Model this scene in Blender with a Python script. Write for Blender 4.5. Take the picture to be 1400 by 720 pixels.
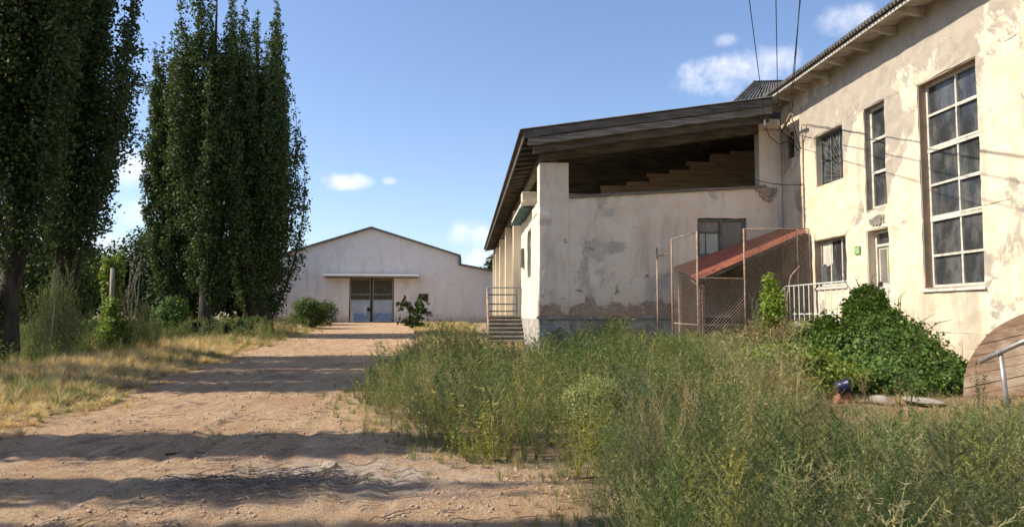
import bpy, bmesh, math, random
import numpy as np
from mathutils import Vector, Matrix
for o in list(bpy.data.objects): bpy.data.objects.remove(o)
scene = bpy.context.scene
COL = scene.collection
R = math.radians
rng = np.random.default_rng(7)
random.seed(7)

# ------------------------------------------------------------------ camera, sky, sun, exposure
EYE = 1.6
cam_d = bpy.data.cameras.new('camera'); cam = bpy.data.objects.new('camera', cam_d); COL.objects.link(cam)
cam.location = (0, 0, EYE)
cam.rotation_euler = (R(90 + 3.965), 0, R(-3.73))
cam_d.lens = 36 * 1010 / 1400; cam_d.sensor_width = 36
cam_d.clip_start = 0.05; cam_d.clip_end = 5000
scene.camera = cam

SUN_AZ, SUN_EL = -1.5, 42.0          # light travels towards (cos az, sin az) on the ground
world = bpy.data.worlds.new('World'); scene.world = world; world.use_nodes = True
wn = world.node_tree; wn.nodes.clear()
def WN(t, **k):
    n = wn.nodes.new(t)
    for a, b in k.items(): setattr(n, a, b)
    return n
sky = WN('ShaderNodeTexSky', sky_type='NISHITA', sun_disc=False, sun_elevation=R(SUN_EL), sun_rotation=R(270 - SUN_AZ),
         air_density=1.0, dust_density=0.9, ozone_density=1.3, altitude=200)
bg = WN('ShaderNodeBackground'); bg.inputs[1].default_value = 0.125
wo = WN('ShaderNodeOutputWorld'); wn.links.new(bg.outputs[0], wo.inputs[0])
tc = WN('ShaderNodeTexCoord')
def wmath(op, a, b=None, c=None):
    n = WN('ShaderNodeMath', operation=op)
    for i, v in enumerate((a, b, c)):
        if v is None: continue
        if isinstance(v, (int, float)): n.inputs[i].default_value = v
        else: wn.links.new(v, n.inputs[i])
    return n.outputs[0]
nz = WN('ShaderNodeTexNoise'); nz.inputs['Scale'].default_value = 26; nz.inputs['Detail'].default_value = 7; nz.inputs['Roughness'].default_value = .62
wn.links.new(tc.outputs['Generated'], nz.inputs['Vector'])
nz2 = WN('ShaderNodeTexNoise'); nz2.inputs['Scale'].default_value = 9; nz2.inputs['Detail'].default_value = 3
wn.links.new(tc.outputs['Generated'], nz2.inputs['Vector'])
nn = wmath('ADD', wmath('MULTIPLY', wmath('SUBTRACT', nz.outputs[0], .5), 2.6), wmath('MULTIPLY', wmath('SUBTRACT', nz2.outputs[0], .5), 1.2))
# clouds as (azimuth clockwise from +Y, elevation, half width, half height, density), all in degrees
CLOUDS = [(20.6, 17.6, 4.6, 1.7, .95), (23.6, 18.2, 2.2, 1.2, .8), (28.6, 20.3, 2.3, 1.3, .75), (20.2, 20.0, 1.1, .6, .6), (-9.1, 10.1, 2.0, .75, .85), (-5.8, 10.2, .6, .35, .5),
          (-24.0, 10.2, 2.2, 1.8, .9), (-23.2, 7.0, 2.0, 1.2, .75), (0.6, 6.2, 2.3, 1.3, .8), (2.0, 4.3, 3.4, 1.2, .8), (-26.5, 4.5, 4, 1.5, .6)]
total = None
for az, el, hw, hh, dens in CLOUDS:
    a, e = R(az), R(el)
    c = Vector((math.sin(a) * math.cos(e), math.cos(a) * math.cos(e), math.sin(e)))
    t1 = Vector((math.cos(a), -math.sin(a), 0)); t2 = t1.cross(c)
    def dot(v):
        n = WN('ShaderNodeVectorMath', operation='DOT_PRODUCT'); wn.links.new(tc.outputs['Generated'], n.inputs[0]); n.inputs[1].default_value = v
        return n.outputs['Value']
    u = wmath('DIVIDE', dot(t1), math.sin(R(hw))); v = wmath('DIVIDE', dot(t2), math.sin(R(hh)))
    r2 = wmath('ADD', wmath('MULTIPLY', u, u), wmath('MULTIPLY', v, v))
    d = wmath('SUBTRACT', wmath('ADD', 1.0, nn), r2)
    mr = WN('ShaderNodeMapRange', interpolation_type='SMOOTHSTEP'); wn.links.new(d, mr.inputs[0])
    mr.inputs[1].default_value = 0.0; mr.inputs[2].default_value = 1.7; mr.inputs[3].default_value = 0; mr.inputs[4].default_value = dens
    front = wmath('GREATER_THAN', dot(c), .9)
    m = wmath('MULTIPLY', mr.outputs[0], front)
    total = m if total is None else wmath('MAXIMUM', total, m)
mixc = WN('ShaderNodeMixRGB'); mixc.inputs[2].default_value = (6.3, 6.3, 6.8, 1)
wn.links.new(total, mixc.inputs[0])
tint = WN('ShaderNodeMixRGB', blend_type='MULTIPLY'); tint.inputs[0].default_value = 1; tint.inputs[2].default_value = (.94, .97, 1.07, 1)
wn.links.new(sky.outputs[0], tint.inputs[1]); wn.links.new(tint.outputs[0], mixc.inputs[1]); wn.links.new(mixc.outputs[0], bg.inputs[0])

sd = bpy.data.lights.new('sun', 'SUN'); sd.energy = 4.6; sd.angle = R(.53); sd.color = (1, .89, .73)
sun = bpy.data.objects.new('sun', sd); COL.objects.link(sun)
az, el = R(SUN_AZ), R(SUN_EL)
sdir = Vector((math.cos(az) * math.cos(el), math.sin(az) * math.cos(el), -math.sin(el)))
sun.rotation_euler = sdir.to_track_quat('-Z', 'Y').to_euler()
vs = scene.view_settings; vs.view_transform = 'Standard'; vs.look = 'None'; vs.exposure = 0.6; vs.gamma = 1; vs.use_curve_mapping = False
scene.render.engine = 'CYCLES'
scene.cycles.max_bounces = 6; scene.cycles.transparent_max_bounces = 8

# ------------------------------------------------------------------ helpers: noise, ground height
_perm = np.random.default_rng(3).random((256, 256))
def vnoise(x, y, s=1.0, o=0):
    x = np.asarray(x, float) / s + 37.1 * (o + 1); y = np.asarray(y, float) / s + 91.7 * (o + 1)
    xi = np.floor(x).astype(int); yi = np.floor(y).astype(int); fx = x - xi; fy = y - yi
    fx = fx * fx * (3 - 2 * fx); fy = fy * fy * (3 - 2 * fy)
    g = lambda a, b: _perm[a % 256, b % 256]
    return (g(xi, yi) * (1 - fx) + g(xi + 1, yi) * fx) * (1 - fy) + (g(xi, yi + 1) * (1 - fx) + g(xi + 1, yi + 1) * fx) * fy
def fbm(x, y, s=1.0, o=0, n=4):
    t = 0; a = 1; w = 0
    for i in range(n): t = t + a * vnoise(x, y, s / 2 ** i, o + i); w += a; a *= .5
    return t / w
def sst(x, a, b):
    t = np.clip((np.asarray(x, float) - a) / (b - a), 0, 1); return t * t * (3 - 2 * t)
LX = [-30, 0, 5, 10, 17, 24, 42, 60, 90]; LV = [-5, -5, -5.2, -5.9, -6.6, -7.3, -8.8, -11, -13]      # left edge of bare dirt
RX = [-30, 5.4, 7.2, 7.7, 8.8, 13, 20, 31, 45, 60, 90]; RV = [.75, .9, 1.05, 0.2, -.8, -1.7, -1.7, -1.7, -2.6, -4.5, -5]
def left_edge(y): return np.interp(y, LX, LV) + (fbm(y, y * 0, 3, 5) - .5) * 1.2
def right_edge(y): return np.interp(y, RX, RV) + (fbm(y, y * 0, 1.5, 9) - .5) * .6
def road_mask(x, y):
    x = np.asarray(x, float); y = np.asarray(y, float)
    return sst(x - left_edge(y), -.5, .5) * sst(right_edge(y) - x, -.35, .35) * sst(67.5 - y, 0, .5)
def gz(x, y):
    x = np.asarray(x, float); y = np.asarray(y, float)
    z = .0133 * np.clip(y, -30, 75)
    z = z + .30 * sst(x, 7.2, 10.2) * sst(y, 4, 14) * (1 - sst(y, 26, 30))
    rm = road_mask(x, y)
    z = z + (fbm(x, y, 6, 1) - .5) * (.10 - .07 * rm) + (fbm(x, y, .9, 2) - .5) * (.018 + .05 * (1 - rm))
    tr = -4.4 - .03 * (y - 12) + .3 * np.sin(y / 7)
    for c, dp in ((-.85, .032), (-.6, .018), (.85, .032), (1.15, .02), (2.1, .026), (3.0, .024), (3.35, .016), (-1.5, .02)):
        d = (x - tr - c); z = z + (-dp * np.exp(-(d / .10) ** 2) + dp * .6 * np.exp(-((np.abs(d) - .19) / .06) ** 2)) * rm * (.35 + .65 * sst(fbm(x, y * .3, 1.6, 4), .35, .6))
    return z
def gzf(x, y): return float(gz(x, y))

# ------------------------------------------------------------------ helpers: materials
class NT:
    def __init__(s, name):
        s.m = bpy.data.materials.new(name); s.m.use_nodes = True; s.t = s.m.node_tree
        s.b = s.t.nodes['Principled BSDF']; s.out = s.t.nodes['Material Output']
        s.b.inputs['Specular IOR Level'].default_value = .25
    def n(s, ty, **k):
        nd = s.t.nodes.new(ty)
        for a, b in k.items(): setattr(nd, a, b)
        return nd
    def set(s, sock, v):
        if isinstance(v, (int, float)): sock.default_value = v
        elif isinstance(v, (tuple, list)): sock.default_value = (*v, 1) if len(v) == 3 and sock.type == 'RGBA' else v
        else: s.t.links.new(v, sock)
    def pos(s, scale=(1, 1, 1)):
        g = s.n('ShaderNodeNewGeometry'); mp = s.n('ShaderNodeMapping'); s.t.links.new(g.outputs['Position'], mp.inputs[0]); mp.inputs['Scale'].default_value = scale
        return mp.outputs[0]
    def noise(s, scale, detail=5, rough=.6, vec=None, dist=0):
        nd = s.n('ShaderNodeTexNoise'); nd.inputs['Scale'].default_value = scale; nd.inputs['Detail'].default_value = detail; nd.inputs['Roughness'].default_value = rough
        nd.inputs['Distortion'].default_value = dist
        s.t.links.new(vec if vec is not None else s.pos(), nd.inputs['Vector']); return nd.outputs[0]
    def math(s, op, a, b=0.0, c=None):
        nd = s.n('ShaderNodeMath', operation=op); s.set(nd.inputs[0], a); s.set(nd.inputs[1], b)
        if c is not None: s.set(nd.inputs[2], c)
        return nd.outputs[0]
    def step(s, v, a, b, lo=0.0, hi=1.0):
        nd = s.n('ShaderNodeMapRange', interpolation_type='SMOOTHSTEP'); s.set(nd.inputs[0], v)
        for i, q in enumerate((a, b, lo, hi)): nd.inputs[i + 1].default_value = q
        return nd.outputs[0]
    def mix(s, f, a, b, blend='MIX'):
        nd = s.n('ShaderNodeMixRGB', blend_type=blend); s.set(nd.inputs[0], f); s.set(nd.inputs[1], a); s.set(nd.inputs[2], b); return nd.outputs[0]
    def xyz(s):
        g = s.n('ShaderNodeNewGeometry'); x = s.n('ShaderNodeSeparateXYZ'); s.t.links.new(g.outputs['Position'], x.inputs[0]); return x.outputs
    def bump(s, h, strength=.5, dist=.02):
        nd = s.n('ShaderNodeBump'); nd.inputs['Strength'].default_value = strength; nd.inputs['Distance'].default_value = dist
        s.set(nd.inputs['Height'], h); s.t.links.new(nd.outputs[0], s.b.inputs['Normal'])
    def done(s, col, rough=.85):
        s.set(s.b.inputs['Base Color'], col); s.set(s.b.inputs['Roughness'], rough); return s.m

def basic(name, c1, c2, scale=6, rough=.8, bump=.3, bscale=40, metal=0, stretch=(1, 1, 1), lo=.35, hi=.65, bdist=.01):
    t = NT(name); v = t.pos(stretch)
    f = t.step(t.noise(scale, 6, .65, v), lo, hi)
    if bump: t.bump(t.noise(bscale, 5, .7, v), bump, bdist)
    t.b.inputs['Metallic'].default_value = metal
    return t.done(t.mix(f, c1, c2), rough)

def stucco(name, base, warm, grey, dark, patch=.56, chip=.66, scale=.55, zgrey=None, base_dirt=None, bump=.5, edge=None):
    t = NT(name); v = t.pos()
    big = t.noise(scale, 7, .62, v, .4); mid = t.noise(2.3, 6, .65, v); fine = t.noise(14, 5, .7, v)
    x, y, z = t.xyz()
    col = t.mix(t.step(mid, .38, .68), base, warm)
    col = t.mix(t.math('MULTIPLY', t.step(t.noise(1.1, 8, .7, t.pos((1, 1, .18))), .47, .68), .6), col, grey)      # run marks
    pv = big
    if zgrey: pv = t.math('ADD', big, t.step(z, zgrey[0], zgrey[1], 0, zgrey[2]))
    pv = t.math('ADD', pv, t.math('MULTIPLY', t.math('SUBTRACT', fine, .5), .08))
    pmask = t.step(pv, patch, patch + .035)
    gcol = t.mix(t.step(mid, .35, .6), grey, tuple(c * 1.28 for c in grey))
    col = t.mix(t.math('MULTIPLY', pmask, .85), col, gcol)
    cv = t.math('ADD', t.noise(1.7, 8, .72, t.pos((1.0, 1.0, 1.3))), t.math('MULTIPLY', t.math('SUBTRACT', big, .5), .5))
    if base_dirt: cv = t.math('ADD', cv, t.step(z, base_dirt[1], base_dirt[0], 0, base_dirt[2]))
    cmask = t.step(cv, chip, chip + .02)
    col = t.mix(cmask, col, t.mix(t.step(fine, .4, .6), dark, grey))
    if base_dirt:
        od = t.math('MULTIPLY', t.step(t.math('ADD', z, t.math('MULTIPLY', mid, .9)), base_dirt[1] + .45, base_dirt[0] + .25), .75)
        col = t.mix(od, col, base_dirt[3])
    vor = t.n('ShaderNodeTexVoronoi'); vor.inputs['Scale'].default_value = 3.3; t.t.links.new(v, vor.inputs['Vector'])
    spot = t.step(t.math('ADD', vor.outputs['Distance'], t.math('MULTIPLY', fine, .06)), .075, .05)
    col = t.mix(t.math('MULTIPLY', spot, t.step(mid, .5, .6)), col, dark)
    h = t.math('ADD', t.math('MULTIPLY', pmask, -.5), t.math('MULTIPLY', cmask, -1.2))
    h = t.math('ADD', h, t.math('MULTIPLY', t.noise(7, 8, .7, v), 1.1)); h = t.math('ADD', h, t.math('MULTIPLY', t.noise(60, 4, .7, v), .3))
    t.bump(h, bump, .035)
    return t.done(col, .93)

def foliage(name, c1, c2, c3=None, transl=.3, rough=.55, attr=False, spec=.25):
    t = NT(name); g = t.n('ShaderNodeNewGeometry'); rnd = g.outputs['Random Per Island']
    t.b.inputs['Specular IOR Level'].default_value = spec
    if attr:
        a = t.n('ShaderNodeAttribute', attribute_name='tint'); base = a.outputs['Color']
        col = t.mix(1.0, base, t.mix(rnd, (.62, .62, .62), (1.38, 1.38, 1.38)), 'MULTIPLY')
    else:
        col = t.mix(rnd, c1, c2)
        if c3: col = t.mix(t.step(rnd, .93, .95), col, c3)
        col = t.mix(t.step(t.noise(.9, 3), .4, .62), col, t.mix(.5, col, c2))
    t.set(t.b.inputs['Base Color'], col); t.b.inputs['Roughness'].default_value = rough
    tr = t.n('ShaderNodeBsdfTranslucent'); t.set(tr.inputs['Color'], t.mix(1.0, col, (1.25, 1.3, .7), 'MULTIPLY'))
    ms = t.n('ShaderNodeMixShader'); ms.inputs[0].default_value = transl
    t.t.links.new(t.b.outputs[0], ms.inputs[1]); t.t.links.new(tr.outputs[0], ms.inputs[2]); t.t.links.new(ms.outputs[0], t.out.inputs[0])
    return t.m

M = {}
M['facade'] = stucco('cream_stucco', (.73, .64, .49), (.70, .57, .39), (.31, .275, .23), (.17, .14, .11), patch=.575, chip=.70, zgrey=(4.8, 8.2, .17), base_dirt=(.4, 1.25, .12, (.42, .32, .22)), bump=.55)
M['porch'] = stucco('pale_stucco', (.78, .70, .59), (.75, .61, .47), (.42, .38, .33), (.23, .20, .17), patch=.57, chip=.66, base_dirt=(1.5, 2.4, .27, (.46, .27, .14)), bump=.5)
M['plinth'] = stucco('plinth_render', (.46, .44, .41), (.42, .37, .31), (.26, .25, .24), (.12, .11, .10), patch=.5, chip=.62, scale=1.2, bump=.8)
M['side'] = stucco('side_stucco', (.78, .70, .56), (.76, .66, .48), (.48, .43, .36), (.3, .25, .2), patch=.66, chip=.74, bump=.4)
M['ware'] = stucco('warehouse_stucco', (.74, .70, .66), (.70, .63, .56), (.52, .48, .45), (.30, .26, .23), patch=.59, chip=.76, scale=.2, base_dirt=(.7, 1.9, .05, (.5, .30, .2)), bump=.2)
M['reveal'] = basic('brown_mortar', (.40, .28, .19), (.30, .24, .19), 5, .95, .8, 22)
M['slate'] = basic('old_slate_sheet', (.10, .095, .09), (.19, .18, .165), 3, .9, .5, 30)
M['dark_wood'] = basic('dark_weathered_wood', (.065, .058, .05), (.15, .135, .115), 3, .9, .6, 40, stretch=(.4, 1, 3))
M['grey_wood'] = basic('grey_weathered_wood', (.27, .245, .21), (.13, .12, .105), 3, .9, .6, 30, stretch=(.4, 1, 6))
M['tan_wood'] = basic('tan_board', (.74, .58, .40), (.48, .35, .23), 2.5, .9, .5, 30, stretch=(.4, 1, 5))  # warm ochre carries the porch interior's sunlight in its colour
M['white_wood'] = basic('old_white_paint', (.62, .58, .50), (.42, .37, .30), 5, .7, .4, 40, lo=.45, hi=.7)
M['soffit'] = basic('soffit_board', (.50, .46, .40), (.32, .28, .24), 3, .85, .4, 30)
M['frame_dark'] = basic('grey_blue_frame', (.16, .19, .20), (.10, .11, .11), 5, .7, .3, 40)
M['rust'] = basic('rusty_steel', (.23, .13, .08), (.36, .28, .21), 12, .8, .4, 60, metal=.1)
M['pale_rust'] = basic('pale_rusty_steel', (.42, .33, .26), (.26, .16, .10), 9, .75, .4, 60)
M['wire'] = basic('galvanised_wire', (.42, .34, .26), (.30, .21, .14), 9, .7, 0)
M['galv'] = basic('galvanised_pipe', (.36, .36, .36), (.26, .24, .22), 10, .45, .3, 60, metal=.5)
M['red_sheet'] = basic('red_roof_sheet', (.36, .125, .08), (.24, .09, .06), 2.5, .6, .3, 30, stretch=(1, 1, 1))
M['white_metal'] = basic('white_painted_steel', (.70, .70, .66), (.5, .45, .38), 12, .5, .2, 50, lo=.5, hi=.8)
M['teal'] = basic('teal_board', (.10, .20, .22), (.06, .12, .14), 6, .7, .3, 40)
M['black'] = basic('black_insulation', (.02, .02, .022), (.035, .03, .03), 5, .5, 0)
M['ceramic'] = basic('white_porcelain', (.75, .73, .68), (.6, .56, .5), 9, .25, 0)
M['bark'] = basic('poplar_bark', (.085, .068, .052), (.04, .034, .028), 4, .95, 1.0, 14, stretch=(1, 1, .25), bdist=.04)
M['pale_bark'] = basic('pale_dead_wood', (.34, .30, .24), (.22, .18, .14), 6, .9, .5, 20, stretch=(1, 1, .2))
M['dark_void'] = basic('painted_void_dark', (.03, .026, .022), (.055, .045, .038), 4, .9, .3, 20)  # near-black colour standing in for unlit interiors
M['concrete'] = basic('old_concrete', (.36, .33, .29), (.24, .21, .18), 5, .9, .6, 25)
M['sign_green'] = basic('green_sign', (.16, .36, .06), (.12, .28, .05), 4, .5, 0)
M['sign_white'] = basic('white_lettering', (.75, .78, .7), (.6, .64, .55), 4, .5, 0)
M['maroon'] = basic('maroon_board', (.09, .035, .03), (.06, .03, .025), 4, .7, .2, 30)
M['blue_plastic'] = basic('dark_blue_enamel', (.012, .017, .055), (.025, .03, .05), 8, .35, .2, 20)
M['stone'] = basic('pale_stone', (.48, .42, .36), (.34, .27, .21), 6, .95, .9, 18, bdist=.03)
M['brick'] = basic('broken_brick', (.33, .14, .085), (.24, .12, .08), 8, .95, .9, 24)
M['curtain'] = basic('faded_curtain', (.55, .54, .46), (.40, .40, .34), 3, .9, .3, 20, stretch=(3, 3, .3))
M['twig'] = basic('dry_twig', (.30, .24, .18), (.14, .10, .075), 9, .9, .3, 50)

def glass_mat(name, c, c2, rough=.16):
    t = NT(name); v = t.pos((1, 1, .5)); t.b.inputs['Specular IOR Level'].default_value = .5
    n1 = t.noise(2.2, 6, .7, v); t.bump(t.noise(1.6, 3, .5), .06, .02)
    return t.done(t.mix(t.step(n1, .4, .68), c, c2), t.math('ADD', rough, t.math('MULTIPLY', n1, .25)))
M['glass'] = glass_mat('dusty_window_glass', (.035, .038, .04), (.12, .12, .115), .05)
M['glass_dirty'] = glass_mat('milky_window_glass', (.16, .15, .13), (.30, .27, .23), .3)

# vault planks
t = NT('vault_planks'); x_, y_, z_ = t.xyz()
v = t.pos((.6, 1, 5)); f = t.noise(3, 7, .7, v)
col = t.mix(t.step(f, .3, .7), (.30, .195, .125), (.15, .10, .065)); col = t.mix(t.step(t.noise(1.2, 6), .5, .66), col, (.38, .30, .22))
t.bump(t.noise(16, 6, .7, v), .8, .02); M['planks'] = t.done(col, .9)

# ground: sandy dirt on the road, dry litter elsewhere; a colour attribute "zone" says which
t = NT('dirt_ground'); v = t.pos(); at = t.n('ShaderNodeAttribute', attribute_name='zone'); sx = t.n('ShaderNodeSeparateColor'); t.t.links.new(at.outputs['Color'], sx.inputs[0])
n1 = t.noise(.55, 8, .62, v, .3); n2 = t.noise(5, 8, .7, v); n3 = t.noise(45, 6, .75, v)
dirt = t.mix(t.step(n1, .35, .66), (.48, .295, .16), (.62, .43, .25))
dirt = t.mix(t.step(n2, .48, .72), dirt, (.38, .24, .145)); dirt = t.mix(t.step(n3, .54, .68), dirt, (.22, .15, .105)); dirt = t.mix(t.step(n3, .40, .28), dirt, (.66, .52, .40))
dirt = t.mix(t.step(t.noise(1.4, 8, .75, t.pos((1, .55, 1)), .6), .56, .62), dirt, (.27, .17, .115))
dirt = t.mix(t.math('MULTIPLY', t.step(t.noise(3.2, 8, .78, t.pos((1.6, .22, 1)), .5), .50, .58), .55), dirt, (.66, .49, .32))
litr = t.step(t.noise(70, 3, .6, t.pos((.35, 1, 1))), .60, .64); dirt = t.mix(t.math('MULTIPLY', litr, t.step(n1, .42, .55)), dirt, (.20, .14, .09))
lit = t.mix(t.step(n2, .4, .62), (.40, .30, .18), (.27, .19, .11)); lit = t.mix(t.step(n1, .5, .62), lit, (.17, .17, .07)); lit = t.mix(t.step(n3, .5, .7), lit, (.14, .10, .06))
soft = t.math('ADD', sx.outputs[0], t.math('MULTIPLY', t.math('SUBTRACT', n2, .5), .9))
col = t.mix(t.step(soft, .35, .62), lit, dirt)
ash = t.math('MULTIPLY', sx.outputs[1], t.step(n2, .36, .58)); col = t.mix(ash, col, (.58, .52, .47))
vo = t.n('ShaderNodeTexVoronoi'); vo.inputs['Scale'].default_value = 26; t.t.links.new(v, vo.inputs['Vector'])
peb = t.math('MULTIPLY', t.step(vo.outputs['Distance'], .34, .2), t.step(n2, .5, .62))
col = t.mix(t.math('MULTIPLY', peb, .5), col, (.52, .43, .35))
h = t.math('ADD', t.math('MULTIPLY', n2, 1.0), t.math('MULTIPLY', n3, .45)); h = t.math('ADD', h, t.math('MULTIPLY', peb, .35))
h = t.math('ADD', h, t.math('MULTIPLY', t.noise(18, 5, .6, v), .5))
t.bump(h, 1.0, .10); M['ground'] = t.done(col, .96)

M['poplar_leaf'] = foliage('poplar_leaves', (.026, .048, .017), (.090, .128, .040), (.13, .15, .05), .22, .6, spec=.15)
M['dark_leaf'] = foliage('dark_leaves', (.020, .036, .014), (.050, .072, .024), None, .2, .6)
M['bush_leaf'] = foliage('shrub_leaves', (.050, .085, .018), (.11, .15, .035), (.2, .2, .06), .28, .5)
M['vine_leaf'] = foliage('vine_leaves', (.035, .075, .014), (.11, .185, .035), (.26, .30, .08), .25, .6)
M['bright_leaf'] = foliage('bright_leaves', (.13, .22, .03), (.26, .34, .06), None, .4, .45)
M['bush_leaf2'] = foliage('sprawling_vine_leaves', (.10, .17, .03), (.22, .28, .06), (.36, .34, .10), .35, .5)
M['pine_leaf'] = foliage('feathery_needles', (.085, .095, .05), (.17, .17, .09), None, .2, .7)
M['weed'] = foliage('weed_leaves', None, None, attr=True, transl=.3, rough=.7)
M['pale_weed'] = foliage('pale_shrub_leaves', (.24, .27, .10), (.38, .38, .17), None, .3, .7)
M['far_hill'] = basic('dry_field', (.33, .25, .18), (.22, .19, .12), .02, .95, 0)

# ------------------------------------------------------------------ helpers: objects
INFO = {}
def root(name, label, cat, loc=(0, 0, 0), group=None):
    o = bpy.data.objects.new(name, None); COL.objects.link(o); o.location = loc; o.empty_display_size = .3
    o['label'] = label; o['category'] = cat
    if group: o['group'] = group
    INFO[o.name] = Vector(loc); return o
def base_of(p):
    return INFO[p.name]
def tag(o, label, cat, group=None, kind=None):
    if label: o['label'] = label
    if cat: o['category'] = cat
    if group: o['group'] = group
    if kind: o['kind'] = kind
    return o
def fin(o, parent):
    COL.objects.link(o)
    if parent is not None: o.parent = parent; INFO[o.name] = INFO[parent.name]
    return o

class MB:
    def __init__(s): s.v = []; s.f = []; s.smooth = False
    def add(s, vs, fs):
        k = len(s.v); s.v += [tuple(q) for q in vs]; s.f += [tuple(i + k for i in f) for f in fs]; return s
    def box(s, x0, x1, y0, y1, z0, z1):
        return s.add([(x0, y0, z0), (x1, y0, z0), (x1, y1, z0), (x0, y1, z0), (x0, y0, z1), (x1, y0, z1), (x1, y1, z1), (x0, y1, z1)],
                     [(0, 3, 2, 1), (4, 5, 6, 7), (0, 1, 5, 4), (1, 2, 6, 5), (2, 3, 7, 6), (3, 0, 4, 7)])
    def hexa(s, p):    # 8 points, bottom loop then top loop
        return s.add(p, [(0, 3, 2, 1), (4, 5, 6, 7), (0, 1, 5, 4), (1, 2, 6, 5), (2, 3, 7, 6), (3, 0, 4, 7)])
    def bar(s, a, b, w, h=None, up=(0, 0, 1)):
        a = Vector(a); b = Vector(b); h = h or w; d = (b - a).normalized(); u = Vector(up)
        if abs(d.dot(u)) > .98: u = Vector((0, 1, 0))
        r = d.cross(u).normalized() * (w / 2); u = r.cross(d).normalized() * (h / 2)
        return s.hexa([a - r - u, a + r - u, a + r + u, a - r + u, b - r - u, b + r - u, b + r + u, b - r + u])
    def tube(s, pts, rad, n=8, caps=True):
        pts = [Vector(p) for p in pts]; rad = rad if isinstance(rad, (list, tuple)) else [rad] * len(pts)
        k = len(s.v); prev = None
        for i, p in enumerate(pts):
            d = (pts[min(i + 1, len(pts) - 1)] - pts[max(i - 1, 0)]).normalized()
            if prev is None: a = d.orthogonal().normalized()
            else: a = (prev - d * prev.dot(d)).normalized()
            prev = a; b = d.cross(a)
            for j in range(n):
                t = 2 * math.pi * j / n; s.v.append(tuple(p + (a * math.cos(t) + b * math.sin(t)) * rad[i]))
        for i in range(len(pts) - 1):
            for j in range(n):
                s.f.append((k + i * n + j, k + i * n + (j + 1) % n, k + (i + 1) * n + (j + 1) % n, k + (i + 1) * n + j))
        if caps:
            s.f.append(tuple(k + j for j in range(n))[::-1]); s.f.append(tuple(k + (len(pts) - 1) * n + j for j in range(n)))
        return s
    def build(s, name, mat, parent=None, smooth=False, bevel=0):
        me = bpy.data.meshes.new(name); off = INFO[parent.name] if parent is not None else Vector((0, 0, 0))
        me.from_pydata([tuple(Vector(q) - off) for q in s.v], [], s.f); me.materials.append(mat)
        if smooth: me.polygons.foreach_set('use_smooth', [True] * len(me.polygons))
        me.update(); o = bpy.data.objects.new(name, me); fin(o, parent)
        if parent is None: INFO[o.name] = Vector((0, 0, 0))
        if bevel:
            b = o.modifiers.new('bevel', 'BEVEL'); b.width = bevel; b.segments = 2; b.limit_method = 'ANGLE'
        return o

def npmesh(name, V, F, mat, parent=None, tint=None, loc=None, smooth=False):
    """V (n,3), F (m,k) with constant k."""
    me = bpy.data.meshes.new(name); V = np.asarray(V, np.float32); F = np.asarray(F, np.int32)
    off = INFO[parent.name] if parent is not None else Vector((0, 0, 0))
    if loc is not None: off = Vector(loc)
    V = V - np.array(off, np.float32)
    k = F.shape[1]; me.vertices.add(len(V)); me.vertices.foreach_set('co', V.ravel())
    me.loops.add(F.size); me.loops.foreach_set('vertex_index', F.ravel())
    me.polygons.add(len(F)); me.polygons.foreach_set('loop_start', np.arange(0, F.size, k, dtype=np.int32)); me.polygons.foreach_set('loop_total', np.full(len(F), k, np.int32))
    if smooth: me.polygons.foreach_set('use_smooth', np.ones(len(F), bool))
    me.update(calc_edges=True); me.materials.append(mat)
    if tint is not None:
        a = me.color_attributes.new('tint' if mat is M['weed'] else 'zone', 'FLOAT_COLOR', 'POINT')
        c = np.ones((len(V), 4), np.float32); c[:, :3] = tint; a.data.foreach_set('color', c.ravel())
    o = bpy.data.objects.new(name, me); fin(o, parent)
    if parent is None: o.location = off if loc is not None else (0, 0, 0)
    return o

def unit(v): return v / np.maximum(np.linalg.norm(v, axis=1, keepdims=True), 1e-9)
def leaves(P, size, nrm=None, flat=.5, aspect=.8, r=rng):
    """diamond leaves at P; returns V, F"""
    n = len(P); d = unit(r.normal(size=(n, 3)))
    if nrm is not None: N = unit(nrm + flat * r.normal(size=(n, 3)))
    else: N = unit(r.normal(size=(n, 3)))
    a = unit(np.cross(N, d)); b = np.cross(N, a)
    s = np.asarray(size).reshape(-1, 1) * r.uniform(.65, 1.3, (n, 1))
    bend = N * s * .18
    V = np.stack([P - a * s * .5, P + b * s * .5 * aspect - a * s * .08 + bend, P + a * s * .5, P - b * s * .5 * aspect - a * s * .08 + bend], 1).reshape(-1, 3)
    return V, np.arange(4 * n).reshape(n, 4)

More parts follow.
